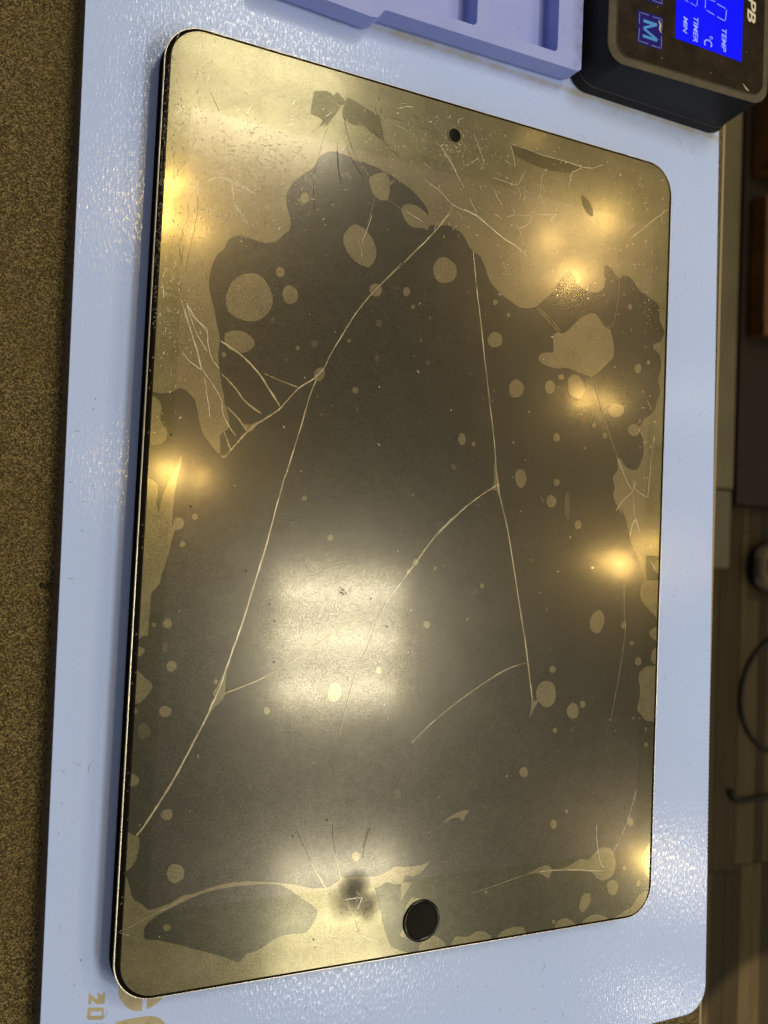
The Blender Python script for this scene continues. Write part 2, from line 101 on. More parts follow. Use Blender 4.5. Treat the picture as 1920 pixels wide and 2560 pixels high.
[(36.21,-106.67),(37.25,-106.25),(39.05,-105.75),(40.16,-105.4),(41.19,-105.1),(42.3,-104.79),(43.36,-104.63),(44.36,-104.84),(45.22,-105.24),(45.64,-105.81),(46.37,-106.3),(48.44,-106.38),(50.83,-106.18),(52.83,-105.65),(54.54,-105.02),(55.7,-104.43),(56.78,-104.05),(58.33,-104.39),(59.87,-104.67),(61.08,-104.11),(62.13,-103.27),(63.04,-102.38),(64.0,-101.64),(65.34,-101.41),(66.73,-101.48),(68.01,-101.67),(69.13,-102.13),(69.98,-103.01),(70.63,-104.12),(71.13,-105.31),(71.37,-106.64),(71.27,-108.2),(70.86,-109.64),(70.12,-110.61),(69.11,-111.28),(67.81,-111.76),(66.38,-111.89),(64.95,-111.52),(63.61,-110.8),(62.9,-109.73),(61.58,-108.64),(58.07,-107.9),(53.89,-107.34),(49.72,-106.84),(46.39,-106.71),(45.48,-107.48),(45.36,-108.37),(44.87,-108.69),(44.27,-108.66),(43.4,-108.13),(42.39,-107.46),(41.41,-106.97),(40.17,-106.63),(37.88,-106.66)],
[(5.67,-88.65),(8.53,-86.77),(11.13,-85.86),(13.44,-85.37),(14.94,-85.71),(13.85,-86.92),(12.6,-88.79),(11.54,-87.47),(9.22,-87.39),(7.28,-88.23)],
[(-61.94,-42.06),(-61.92,-43.88),(-62.07,-46.46),(-62.01,-48.17),(-62.04,-49.54),(-62.39,-50.51),(-62.96,-51.27),(-63.8,-52.0),(-64.7,-52.75),(-65.35,-53.67),(-65.95,-54.67),(-66.75,-56.15),(-67.18,-56.8),(-66.41,-54.68),(-65.41,-52.07),(-64.97,-51.0),(-64.82,-50.34),(-65.17,-49.67),(-65.44,-49.02),(-64.97,-48.33),(-64.3,-47.51),(-63.8,-46.41),(-63.29,-45.12),(-62.54,-43.17)],
[(18.95,18.44),(19.27,19.01),(19.69,18.24),(20.03,16.18),(20.38,13.91),(20.79,13.07),(21.13,12.17),(21.32,9.46),(21.29,7.28),(20.92,8.2),(20.26,9.78),(19.05,10.0),(18.1,10.14),(18.49,10.7),(19.12,12.02),(19.05,15.36)],
[(35.84,-52.26),(36.02,-52.89),(36.37,-54.08),(36.97,-54.18),(37.63,-53.96),(38.2,-53.56),(38.56,-53.37),(38.46,-54.02),(38.12,-54.91),(37.63,-55.53),(37.09,-56.17),(36.67,-57.05),(36.22,-57.95),(35.51,-58.97),(35.02,-59.46),(35.36,-58.57),(35.86,-56.91),(35.87,-54.31)],
[(-62.77,24.04),(-62.09,23.24),(-60.73,21.93),(-59.5,21.85),(-58.32,22.17),(-57.3,22.78),(-56.66,23.19),(-56.74,22.7),(-57.32,21.81),(-58.33,20.35),(-59.64,19.61),(-61.48,21.82)],
[(-65.27,17.31),(-64.64,16.35),(-63.95,14.89),(-64.12,14.09),(-64.59,13.45),(-65.14,12.73),(-65.71,12.29),(-66.26,12.6),(-66.56,13.05),(-66.31,12.98),(-65.75,13.02),(-64.85,13.66),(-64.18,14.64),(-64.71,16.22)],
]
BONDED=[
[(-79.69,-109.98),(-79.95,-108.79),(-79.83,-107.47),(-79.49,-106.63),(-78.86,-105.93),(-77.87,-105.24),(-76.59,-104.55),(-74.96,-103.8),(-73.24,-103.09),(-71.78,-102.52),(-70.25,-101.97),(-68.39,-101.34),(-66.35,-100.74),(-64.17,-100.29),(-61.92,-99.97),(-59.66,-99.8),(-57.38,-99.72),(-55.08,-99.68),(-52.75,-99.72),(-50.34,-99.84),(-48.03,-100.04),(-45.99,-100.28),(-44.17,-100.7),(-42.63,-101.44),(-41.19,-102.38),(-39.67,-103.42),(-38.14,-104.53),(-36.57,-105.6),(-35.07,-106.7),(-33.66,-107.84),(-32.72,-109.02),(-32.74,-110.19),(-33.34,-111.43),(-34.33,-113.05),(-35.67,-114.36),(-37.32,-114.49),(-39.11,-114.25),(-40.85,-114.19),(-42.51,-114.24),(-43.96,-114.49),(-45.34,-114.95),(-46.73,-115.73),(-48.11,-116.54),(-49.56,-117.1),(-50.88,-117.46),(-51.81,-117.45),(-52.51,-117.44),(-52.98,-117.85),(-53.39,-118.4),(-53.9,-119.02),(-54.49,-119.45),(-55.03,-119.36),(-55.9,-118.9),(-57.57,-118.05),(-59.64,-117.05),(-61.86,-116.19),(-64.23,-115.32),(-66.72,-114.32),(-69.19,-113.33),(-71.48,-112.44),(-73.63,-111.65),(-75.73,-110.99),(-77.54,-110.48),(-78.85,-110.31)],
[(85.7,-7.52),(83.17,-7.43),(80.27,-7.32),(80.34,-11.0),(80.6,-15.59),(82.98,-15.61),(85.7,-15.49)],
]
ISLANDS=[
[(85.7,-8.54),(85.27,-8.6),(84.73,-8.72),(84.28,-8.88),(83.85,-9.08),(83.49,-9.35),(83.21,-9.69),(83.0,-10.1),(82.91,-10.52),(82.96,-10.97),(83.11,-11.43),(83.34,-11.85),(83.62,-12.21),(83.96,-12.52),(84.39,-12.78),(85.0,-13.01),(85.69,-13.18),(85.7,-13.19)],
]
SHARDS=[
[(-45.27,116.8),(-41.68,117.93),(-39.81,117.56),(-39.36,115.95),(-38.19,114.86),(-37.05,114.46),(-38.42,112.02),(-39.8,109.94),(-40.81,108.13),(-43.15,107.38),(-42.34,109.3),(-43.83,109.96),(-46.02,110.09),(-45.82,113.23)],
[(-39.67,116.91),(-38.19,118.51),(-36.82,117.31),(-35.85,116.52),(-36.06,115.49),(-37.07,114.8),(-38.98,115.7)],
[(-35.66,116.57),(-34.97,117.73),(-32.3,117.27),(-29.97,116.46),(-27.62,115.48),(-24.89,115.11),(-23.99,112.5),(-22.99,108.12),(-26.15,109.13),(-29.7,110.9),(-32.71,110.32),(-35.38,111.05),(-36.36,111.85),(-36.28,113.96)],
[(20.79,117.49),(27.69,117.6),(32.16,116.8),(38.16,116.95),(47.99,116.38),(44.04,113.58),(36.08,112.72),(33.83,112.68),(28.62,113.19),(22.01,114.42)],
[(48.47,107.23),(49.03,107.49),(49.88,107.25),(50.79,106.71),(51.7,105.92),(52.47,104.97),(53.06,103.91),(53.4,102.7),(53.44,101.7),(53.09,101.33),(52.46,101.38),(51.55,101.82),(50.57,102.54),(49.75,103.43),(49.08,104.51),(48.6,105.99)],
]
TILTED=[
(1,[(-23.14,115.2),(-17.43,115.28),(-12.59,114.98),(-8.5,114.54),(-7.42,113.34),(-5.8,109.72),(-3.78,106.35),(-12.16,106.04),(-17.73,105.1),(-22.7,108.55),(-23.8,112.55)]),
(2,[(-74.65,109.01),(-69.79,112.62),(-65.23,115.51),(-60.8,112.43),(-66.43,108.36),(-71.94,104.37)]),
(3,[(22.02,114.27),(28.63,113.04),(33.84,112.59),(33.52,111.21),(29.48,110.46),(22.91,110.35)]),
(4,[(-57.42,109.66),(-51.8,106.88),(-47.32,106.41),(-48.29,103.52),(-56.88,99.33),(-64.44,100.61),(-72.71,99.59),(-76.06,95.73),(-77.83,100.34),(-71.91,103.87),(-64.87,108.77)]),
(5,[(-83.17,101.94),(-75.66,108.3),(-72.32,104.29),(-76.49,99.25),(-74.95,95.22),(-69.84,91.56),(-60.32,84.74),(-59.33,83.6),(-68.71,87.38),(-76.56,84.31),(-82.42,88.21)]),
]
BUBBLES=[[-60.93,55.96,6.35,1.04,0.35,-6.68,0.0],
[-49.39,58.72,2.1,1.09,1.04,-2.23,0.0],
[-52.66,64.45,1.25,0.22,0.07,-1.43,0.0],
[-63.19,43.78,4.1,-0.69,-0.78,-2.91,0.0],
[-67.18,39.73,0.57,0.08,0.03,-0.64,0.0],
[-46.45,44.39,0.61,0.09,0.03,-0.62,0.0],
[-41.55,46.24,1.14,0.16,0.05,-0.96,1.0],
[-31.19,48.6,0.54,0.08,0.03,-0.54,0.0],
[-21.98,54.95,1.11,0.17,0.05,-1.1,1.0],
[-13.56,65.53,1.2,0.2,0.06,-1.32,0.0],
[-11.23,61.4,0.63,0.1,0.03,-0.66,0.0],
[-54.16,50.87,0.74,0.11,0.04,-0.85,1.0],
[-28.5,34.87,0.97,0.12,0.04,-0.88,0.0],
[-8.17,51.9,0.4,0.06,0.02,-0.41,0.0],
[-27.69,29.43,0.49,0.05,0.02,-0.44,1.0],
[-22.31,44.86,0.83,0.11,0.04,-0.9,1.0],
[-23.55,64.36,1.99,0.33,0.09,-1.9,0.0],
[-39.62,38.05,1.45,-0.43,-0.79,-1.86,0.0],
[-49.77,40.68,0.5,0.07,0.02,-0.47,1.0],
[-46.59,86.23,1.31,0.28,0.08,-1.46,0.0],
[-45.39,81.96,0.39,0.08,0.02,-0.46,1.0],
[-1.04,74.02,3.77,1.57,1.37,-3.66,0.0],
[7.03,68.57,0.49,0.08,0.02,-0.47,1.0],
[-11.3,61.39,0.56,0.09,0.03,-0.64,0.0],
[17.09,67.34,0.86,0.14,0.04,-0.83,0.0],
[22.13,64.21,0.62,0.1,0.03,-0.68,0.0],
[17.55,55.83,2.63,0.38,0.11,-2.38,0.0],
[26.01,41.84,2.7,0.32,0.13,-2.87,0.0],
[38.74,43.85,1.96,0.24,0.1,-2.24,0.0],
[42.98,47.65,1.12,0.14,0.04,-0.91,0.0],
[48.89,45.24,3.19,0.75,0.84,-3.78,0.0],
[65.55,39.46,3.39,0.37,0.09,-2.21,0.0],
[74.19,54.35,1.45,0.19,0.06,-1.57,0.0],
[78.62,56.97,0.73,0.1,0.03,-0.79,0.0],
[56.8,33.62,0.75,0.08,0.03,-0.76,0.0],
[41.97,28.19,1.31,0.13,0.06,-1.44,0.0],
[61.22,30.55,0.9,0.09,0.04,-0.99,0.0],
[7.2,24.38,1.35,0.13,0.08,-1.82,0.0],
[11.35,23.3,0.6,0.06,0.03,-0.71,0.0],
[28.93,14.37,2.08,0.16,0.13,-2.86,0.0],
[42.58,13.98,1.18,0.09,0.05,-1.12,0.0],
[40.82,7.95,1.89,0.12,0.08,-1.96,0.0],
[51.64,1.23,1.41,0.08,0.06,-1.45,0.0],
[69.99,74.38,0.93,0.15,0.04,-0.96,0.0],
[-8.36,51.86,0.34,0.05,0.02,-0.35,1.0],
[-5.63,45.73,0.74,0.1,0.04,-0.75,1.0],
[43.59,70.59,0.4,0.06,0.02,-0.38,1.0],
[4.73,15.72,1.02,-0.63,-0.57,-0.66,1.0],
[37.17,8.34,0.48,0.18,0.63,-1.25,1.0],
[46.98,6.86,1.13,0.07,0.21,-4.8,1.0],
[-13.53,65.61,1.14,0.19,0.06,-1.32,0.0],
[16.33,-19.1,0.78,0.02,0.03,-0.71,0.0],
[-2.28,-30.83,1.13,0.01,0.05,-1.13,0.0],
[-6.79,-12.86,0.84,-0.39,-0.52,-0.87,0.0],
[-9.0,-15.67,0.74,-0.34,-0.44,-0.73,0.0],
[60.57,-29.49,2.83,-0.53,-0.98,-3.57,0.0],
[71.48,-30.49,0.99,0.01,0.05,-1.21,0.0],
[75.14,-36.36,0.86,-0.0,0.03,-0.77,0.0],
[78.1,-42.33,1.37,-0.01,0.06,-1.44,0.0],
[43.58,-44.45,1.3,-0.02,0.05,-1.1,0.0],
[41.45,-51.99,3.89,-0.1,0.17,-4.02,0.0],
[51.97,-57.59,2.4,-0.08,0.1,-2.43,0.0],
[55.76,-55.65,1.08,-0.03,0.05,-1.17,0.0],
[45.25,-63.38,0.91,-0.04,0.03,-0.78,0.0],
[67.19,-60.91,0.49,-0.02,0.02,-0.43,0.0],
[76.83,-60.72,0.43,-0.02,0.02,-0.38,0.0],
[79.42,-60.81,0.36,-0.01,0.02,-0.44,0.0],
[82.23,-64.5,0.44,-0.02,0.03,-0.66,0.0],
[82.58,-69.64,0.8,-0.04,0.03,-0.83,0.0],
[40.44,-25.84,0.45,0.01,0.02,-0.37,0.0],
[-0.16,-14.49,0.46,0.02,0.03,-0.59,0.0],
[13.67,-21.09,0.48,0.01,0.02,-0.4,1.0],
[52.02,-63.51,0.6,-0.03,0.02,-0.58,1.0],
[15.78,-66.88,0.42,-0.02,0.02,-0.5,1.0],
[33.82,-10.83,0.59,0.2,0.33,-0.67,1.0],
[-42.38,3.39,0.8,0.05,0.04,-0.79,0.0],
[-34.07,-7.13,0.87,0.04,0.04,-0.84,0.0],
[-72.62,-3.53,0.8,0.05,0.04,-0.79,0.0],
[-75.47,-10.76,0.79,0.04,0.05,-0.82,0.0],
[-81.71,-31.52,0.56,0.0,0.03,-0.6,0.0],
[-78.29,-31.15,1.17,0.01,0.07,-1.2,0.0],
[-76.6,-41.98,1.25,-0.46,-0.42,-1.32,0.0],
[-77.58,-53.46,1.56,-0.05,0.08,-1.45,0.0],
[-64.73,-46.19,0.59,-0.01,0.04,-0.7,0.0],
[-30.63,-49.78,2.02,-0.5,-0.61,-2.68,0.0],
[-17.32,-43.87,0.86,-0.01,0.05,-1.0,0.0],
[-50.21,-54.19,0.86,-0.03,0.05,-1.03,0.0],
[-78.6,-37.16,0.78,-0.0,0.07,-1.28,1.0],
[-75.74,-79.52,1.57,-0.13,0.08,-1.4,0.0],
[-72.71,-94.58,2.33,-0.25,0.13,-2.38,0.0],
[-21.78,-95.42,1.31,-0.13,0.07,-1.3,0.0],
[-54.04,-73.65,0.42,-0.03,0.03,-0.53,1.0],
[-82.53,-81.56,0.25,-0.02,0.02,-0.29,0.0],
[33.98,-75.62,1.58,-0.1,0.07,-1.58,0.0],
[45.99,-92.38,1.26,-0.11,0.06,-1.43,0.0],
[50.83,-88.74,0.68,-0.05,0.03,-0.6,0.0],
[76.89,-94.23,1.3,-0.11,0.06,-1.43,0.0],
[70.27,-114.46,2.39,-0.27,0.1,-2.45,0.0],
[59.27,-117.81,1.91,-0.77,-1.24,-2.77,0.0],
[81.04,-114.46,0.99,-0.11,0.04,-1.06,0.0],
[74.9,-108.85,0.73,-0.08,0.03,-0.68,0.0],
[21.83,-110.26,0.55,-0.06,0.02,-0.51,0.0],
[47.29,-122.29,0.74,-0.1,0.03,-0.65,0.0],
[40.5,-118.91,0.51,-0.06,0.02,-0.53,1.0],
[-9.76,-79.03,1.38,-0.1,0.07,-1.53,1.0],
[61.08,-83.67,0.47,-0.03,0.02,-0.37,1.0],
[-5.7,-118.78,1.1,-0.15,0.05,-1.03,0.0],
[-82.74,-58.19,1.73,-0.07,0.11,-1.99,1.0]]
BUBBLES_ON_TONGUE=[[-74.18,-107.89,0.96,-0.13,0.05,-0.85,0.0]]
CRACKS=[
(0.348,0.443,0,[(0.94,94.33),(-0.5,91.26),(-3.77,86.61),(-7.03,82.62),(-11.88,77.18),(-16.64,71.82),(-15.0,73.88),(-22.5,65.7),(-25.64,61.9),(-29.73,56.26),(-33.69,49.23),(-36.61,43.91),(-38.5,39.75),(-41.46,36.46),(-45.92,33.03),(-50.2,27.76),(-52.59,25.6),(-56.4,22.84),(-59.66,19.94),(-61.92,17.16),(-64.17,14.41)]),
(0.38,0.597,0,[(-40.43,36.59),(-42.25,31.54),(-43.95,24.61),(-45.66,18.22),(-47.79,10.43),(-48.62,7.88),(-50.62,-0.5),(-52.56,-9.26),(-55.34,-19.75),(-58.09,-30.1),(-60.47,-37.66),(-62.24,-43.38),(-63.6,-47.75),(-65.61,-52.5),(-67.2,-56.36),(-72.0,-66.02),(-75.75,-73.03),(-79.31,-78.68),(-81.65,-82.26),(-83.22,-84.21)]),
(0.326,0.543,0,[(8.45,81.83),(9.33,76.13),(11.04,65.78),(9.94,72.02),(11.75,63.0),(14.21,48.88),(16.24,37.77),(18.67,24.6),(19.8,15.93),(21.2,9.33),(22.63,4.79),(21.4,8.33),(24.99,-2.81),(29.6,-22.28),(32.71,-35.68),(33.93,-41.89),(35.15,-48.11),(36.37,-54.08)]),
(0.316,0.422,0,[(21.08,11.9),(17.51,9.84),(12.83,6.71),(7.11,2.3),(-0.1,-4.59),(7.26,2.32),(1.68,-2.5),(-3.19,-8.19),(-6.89,-13.25),(-8.99,-15.77),(-11.58,-19.24),(-14.63,-22.95),(-16.65,-25.87)]),
(0.264,0.158,0,[(-16.65,-25.87),(-18.56,-30.67),(-21.4,-37.81),(-24.25,-43.92),(-26.46,-51.84),(-28.54,-61.87)]),
(0.264,0.158,0,[(-62.15,-49.32),(-51.63,-45.32),(-39.82,-38.66),(-30.03,-32.17),(-16.67,-25.39)]),
(0.434,0.651,0,[(-68.32,43.28),(-62.67,40.35),(-57.6,36.33),(-54.44,32.48),(-50.7,27.7)]),
(0.271,0.326,0,[(-55.86,36.08),(-51.07,34.79),(-45.69,33.53)]),
(0.271,0.651,0,[(-67.62,34.58),(-64.14,31.77),(-61.07,28.41),(-58.55,26.59),(-56.03,25.23)]),
(0.217,0.543,0,[(-65.74,26.03),(-62.24,23.16),(-59.67,20.17)]),
(0.217,0.543,0,[(-66.1,19.53),(-64.75,16.43),(-63.94,14.66)]),
(0.217,0.271,2,[(-79.28,52.62),(-77.65,47.87),(-75.53,42.7),(-73.6,37.02),(-72.56,34.87),(-69.81,31.54),(-67.25,27.7),(-66.58,24.09),(-64.5,20.61),(-62.71,18.48)]),
(0.217,0.326,2,[(-77.84,51.49),(-75.85,48.6),(-72.21,45.71),(-71.54,41.9),(-70.16,37.94),(-68.16,35.9)]),
(0.217,0.217,2,[(-77.32,50.2),(-74.69,44.2),(-71.67,40.04)]),
(0.271,0.217,2,[(-78.1,51.9),(-75.14,48.25),(-72.43,45.45)]),
(0.217,0.217,2,[(-78.22,50.06),(-76.06,44.0),(-73.93,38.81),(-73.04,35.27)]),
(0.163,0.271,2,[(-78.54,39.09),(-76.12,36.69),(-72.79,34.84)]),
(0.163,0.271,2,[(-72.0,33.11),(-71.31,29.07),(-70.42,25.51),(-70.04,22.8)]),
(0.211,0.211,0,[(33.62,-42.15),(27.46,-43.88),(21.45,-46.58),(13.85,-50.7),(7.03,-54.98),(-0.15,-60.11),(-6.05,-65.17)]),
(0.158,0.158,0,[(29.89,-42.88),(24.42,-44.85),(19.67,-47.31)]),
(0.158,0.211,0,[(71.41,-18.12),(71.62,-26.92),(72.32,-31.85),(70.97,-42.26),(69.24,-51.49),(67.52,-60.65)]),
(0.217,0.271,2,[(-9.26,99.82),(-3.81,97.35),(1.14,94.18),(7.93,92.93),(13.02,90.75),(19.5,87.7),(25.41,85.55),(28.8,82.89)]),
(0.217,0.326,2,[(-3.84,110.51),(-0.05,106.63),(2.58,102.45),(4.52,100.21)]),
(0.163,0.163,2,[(-7.2,112.33),(-5.56,109.05),(-3.64,106.33)]),
(0.151,0.188,2,[(-4.42,111.14),(-1.55,107.78),(1.56,104.08)]),
(0.217,0.217,0,[(32.08,68.34),(36.9,64.96),(41.8,61.26),(47.49,56.49)]),
(0.163,0.163,0,[(33.07,68.5),(37.89,65.39),(42.45,61.91)]),
(0.163,0.217,0,[(64.9,91.82),(65.03,83.15),(64.51,74.39),(62.31,65.99)]),
(0.163,0.163,2,[(85.72,110.7),(80.45,106.62),(69.47,97.36)]),
(0.211,0.211,0,[(54.84,49.36),(57.49,43.64),(60.94,35.75),(63.62,29.95),(66.67,24.14)]),
(0.158,0.264,2,[(66.67,24.14),(70.5,17.24),(73.52,13.56)]),
(0.158,0.211,2,[(73.52,13.56),(74.95,4.73),(76.91,0.94)]),
(0.211,0.158,2,[(74.46,16.98),(73.52,13.56),(69.38,9.94),(67.03,6.75)]),
(0.158,0.158,2,[(75.67,4.77),(73.94,3.0),(73.03,-1.21)]),
(0.158,0.158,2,[(73.36,17.46),(74.57,14.2),(79.75,11.75)]),
(0.105,0.158,2,[(82.23,32.87),(81.07,24.83),(80.12,11.78)]),
(0.113,0.075,1,[(-35.77,111.3),(-34.42,106.76),(-32.33,102.72)]),
(0.113,0.075,1,[(-42.99,107.76),(-46.37,102.82),(-49.67,97.27)]),
(0.113,0.075,1,[(-40.44,108.05),(-42.04,103.52),(-44.08,93.45)]),
(0.113,0.075,1,[(-37.62,103.55),(-37.01,98.85),(-36.62,94.78)]),
(0.113,0.075,1,[(-23.38,108.03),(-20.14,105.96),(-17.69,104.39)]),
(0.095,0.158,0,[(-33.47,104.35),(-30.41,100.37),(-27.01,96.43)]),
(0.095,0.063,1,[(-37.56,103.08),(-37.08,97.96),(-35.71,92.45)]),
(0.063,0.063,1,[(-44.2,95.46),(-44.1,90.6),(-43.61,83.84)]),
(0.063,0.063,1,[(-34.68,103.18),(-31.94,99.14),(-28.91,96.0)]),
(0.095,0.095,0,[(-24.95,94.22),(-23.26,92.81),(-21.21,91.17),(-16.83,89.55)]),
(0.127,0.095,2,[(-14.8,89.07),(-12.41,88.21),(-8.95,86.95)]),
(0.095,0.095,0,[(-12.03,87.38),(-9.25,86.13),(-7.32,85.0)]),
(0.127,0.063,0,[(-25.13,91.22),(-26.18,86.28),(-27.14,82.85)]),
(0.127,0.095,2,[(-25.67,85.79),(-27.21,81.07),(-28.61,76.99)]),
(0.095,0.063,2,[(-29.6,77.68),(-28.65,74.64),(-28.39,72.64)]),
(0.095,0.063,0,[(-26.05,70.58),(-25.34,69.27)]),
(0.151,0.151,1,[(-23.14,115.13),(-17.43,115.36),(-12.59,114.98),(-8.12,115.07)]),
(0.264,0.113,1,[(-14.62,115.19),(-11.37,114.84),(-8.53,115.08)]),
(0.06,0.09,1,[(-40.28,-85.96),(-37.79,-90.83),(-35.27,-95.73)]),
(0.06,0.09,1,[(-29.46,-85.86),(-29.11,-89.82),(-28.18,-93.84)]),
(0.06,0.09,1,[(-17.81,-87.66),(-19.1,-92.08),(-19.81,-96.0)]),
(0.06,0.09,1,[(-18.41,-87.87),(-19.94,-93.33)]),
(0.121,0.181,2,[(62.89,-93.65),(63.38,-99.76),(64.96,-105.98),(67.0,-108.01)]),
(0.121,0.181,2,[(79.23,-83.53),(75.95,-92.91),(72.22,-99.98),(69.2,-103.97)]),
(0.181,0.121,0,[(36.93,-106.57),(25.06,-108.7),(16.94,-110.03)]),
(0.181,0.181,2,[(41.25,-106.46),(46.39,-106.54),(55.4,-107.38),(66.65,-108.89)]),
(0.181,0.121,0,[(0.62,-91.36),(5.67,-88.65)]),
(0.181,0.121,0,[(21.9,-77.29),(23.21,-75.65)]),
(0.151,0.241,2,[(-24.6,-106.96),(-21.94,-106.88),(-19.27,-106.88)]),
(0.362,0.241,2,[(-19.27,-106.88),(-20.07,-108.69),(-20.54,-110.09)]),
(0.151,0.151,0,[(-24.0,-107.16),(-22.64,-110.74),(-21.35,-112.75),(-20.52,-114.71),(-19.52,-116.82)]),
(0.121,0.121,2,[(-20.59,-110.21),(-20.8,-112.03)]),
(0.121,0.121,1,[(-21.35,-112.75),(-20.35,-114.99),(-19.42,-116.96)]),
(0.09,0.181,2,[(-19.04,-117.41),(-16.89,-118.5),(-13.81,-119.8)]),
(0.264,0.264,0,[(-85.88,-107.27),(-83.24,-106.39),(-79.14,-104.65),(-75.38,-103.24),(-70.3,-101.12)]),
(0.211,0.264,2,[(-86.28,-107.42),(-83.53,-108.62)]),
(0.054,0.054,2,[(75.34,4.09),(74.05,2.49),(73.07,-0.8)]),
(0.072,0.054,2,[(75.59,4.1),(76.28,2.23),(77.1,0.36)]),
(0.081,0.081,2,[(82.32,-55.34),(82.15,-58.22)]),
(0.151,0.121,2,[(26.54,110.41),(25.17,108.41),(24.36,106.4),(22.98,104.87)]),
(0.151,0.121,2,[(34.57,113.0),(32.98,110.78),(32.41,106.94),(32.16,104.1),(31.51,102.11)]),
(0.151,0.121,2,[(26.21,105.58),(26.14,103.12),(26.81,100.2)]),
(0.151,0.121,2,[(14.74,105.63),(18.11,105.47),(22.97,105.02)]),
(0.151,0.121,2,[(32.34,104.14),(33.95,101.39),(35.55,98.94)]),
(0.151,0.121,2,[(30.39,98.18),(32.25,97.79),(38.93,99.16)]),
(0.151,0.121,2,[(38.93,99.16),(37.48,97.78),(36.6,96.51)]),
(0.151,0.121,2,[(27.17,96.35),(28.98,96.66),(29.05,95.14),(27.3,93.26),(25.0,91.89)]),
(0.151,0.121,2,[(23.69,92.85),(25.03,91.29),(26.06,88.44),(26.88,86.47)]),
(0.151,0.121,2,[(25.64,89.73),(24.63,88.17)]),
(0.151,0.121,2,[(20.03,94.53),(22.67,95.68),(22.41,97.45)]),
(0.151,0.121,2,[(22.67,95.62),(27.52,96.61)]),
(0.151,0.121,2,[(4.8,106.97),(7.11,108.84),(9.11,110.5)]),
(0.151,0.121,2,[(29.18,100.39),(29.97,99.32)]),
(0.151,0.121,2,[(47.99,116.38),(45.91,114.95),(44.23,113.63),(43.45,109.36),(43.3,108.38)]),
(0.151,0.121,2,[(47.98,116.69),(52.47,117.24),(56.75,119.5)]),
(0.151,0.121,2,[(21.15,117.57),(26.96,117.42),(32.15,116.95),(38.16,116.95),(43.51,116.93),(48.18,116.58)]),
(0.151,0.121,2,[(20.45,117.1),(21.64,114.63),(22.54,110.57)]),
(0.151,0.121,2,[(15.26,101.98),(16.61,99.56),(18.46,97.83)]),
(0.151,0.121,2,[(6.61,97.43),(7.73,95.59),(9.54,93.58)]),
(0.181,0.121,2,[(7.06,117.48),(8.56,114.86),(10.1,111.63),(11.63,108.68)]),
(0.181,0.301,2,[(4.73,93.78),(7.5,93.16),(9.58,92.7),(13.14,90.74),(18.92,87.67),(24.0,85.92),(27.73,83.58)]),
(0.15,0.107,2,[(-74.04,84.67),(-73.07,85.62),(-71.25,86.59),(-68.99,86.53),(-67.45,86.22),(-64.73,85.32),(-62.79,84.99),(-60.56,84.25)]),
(0.15,0.107,2,[(-67.45,86.22),(-67.0,82.96),(-66.39,80.48),(-64.75,78.39),(-63.7,76.73),(-62.3,75.7)]),
(0.15,0.107,2,[(-76.35,84.62),(-76.42,82.4),(-76.5,80.55)]),
(0.15,0.107,2,[(-76.0,81.57),(-75.14,82.68)]),
(0.15,0.107,2,[(-67.32,87.18),(-64.75,85.69),(-62.4,84.89)]),
(0.15,0.107,2,[(-83.79,63.3),(-83.77,61.32)]),
(0.15,0.107,2,[(-83.53,60.29),(-83.98,58.77),(-84.27,57.47)]),
(0.15,0.107,2,[(-83.45,60.3),(-83.15,58.2)]),
(0.15,0.107,2,[(-82.53,59.93),(-82.06,57.85)]),
(0.15,0.107,2,[(-84.74,56.31),(-84.2,54.61),(-83.8,52.17)]),
(0.15,0.107,2,[(-80.09,56.21),(-79.58,53.59)]),
(0.15,0.107,2,[(-67.28,65.24),(-65.47,63.34)]),
(0.15,0.107,2,[(-85.56,48.85),(-83.87,46.98)]),
(0.15,0.107,2,[(-79.36,72.65),(-79.49,71.72)]),
(0.172,0.107,1,[(-76.47,80.01),(-76.21,76.95),(-76.89,70.95),(-77.45,67.75),(-78.01,64.55),(-78.49,60.11)]),
(0.172,0.107,1,[(-78.92,78.02),(-78.63,76.08),(-78.7,73.88),(-78.98,72.36)]),
(0.172,0.107,1,[(-80.5,67.16),(-80.29,64.85),(-79.72,62.78),(-79.98,60.93)]),
(0.172,0.107,1,[(-79.22,66.86),(-79.6,63.89),(-79.75,61.69)]),
(0.172,0.107,1,[(-79.74,71.3),(-79.83,69.65),(-80.5,67.16)]),
(0.129,0.086,2,[(-72.37,88.28),(-72.94,86.67)]),
(0.129,0.086,2,[(-70.8,88.64),(-71.85,87.29)]),
(0.129,0.086,2,[(-69.09,88.47),(-71.25,86.49)]),
(0.129,0.086,2,[(-69.88,89.03),(-70.75,87.72)]),
(0.301,0.226,2,[(-18.07,120.26),(-16.11,121.02)]),
(0.301,0.226,2,[(-18.78,118.64),(-16.64,119.73),(-14.07,120.4)]),
(0.301,0.226,2,[(-17.42,119.17),(-17.46,115.92)]),
(0.301,0.226,2,[(-5.04,119.79),(-6.15,116.95)]),
(0.301,0.226,2,[(1.92,118.96),(1.44,120.32),(3.09,121.29)]),
(0.301,0.226,2,[(-6.59,117.57),(-5.43,114.93)]),
(0.339,0.226,1,[(-13.33,117.69),(-11.69,117.2)]),
(0.339,0.226,1,[(-26.36,117.22),(-25.89,115.57)]),
(0.339,0.226,1,[(-24.63,117.67),(-24.14,115.66)]),
(0.339,0.226,1,[(-25.34,120.15),(-25.1,119.32)]),
(0.339,0.226,1,[(-31.62,118.85),(-30.89,119.57)]),
(0.339,0.226,1,[(-27.62,115.48),(-28.42,115.98)]),
(0.217,0.09,2,[(-77.53,121.36),(-76.83,119.99)]),
]
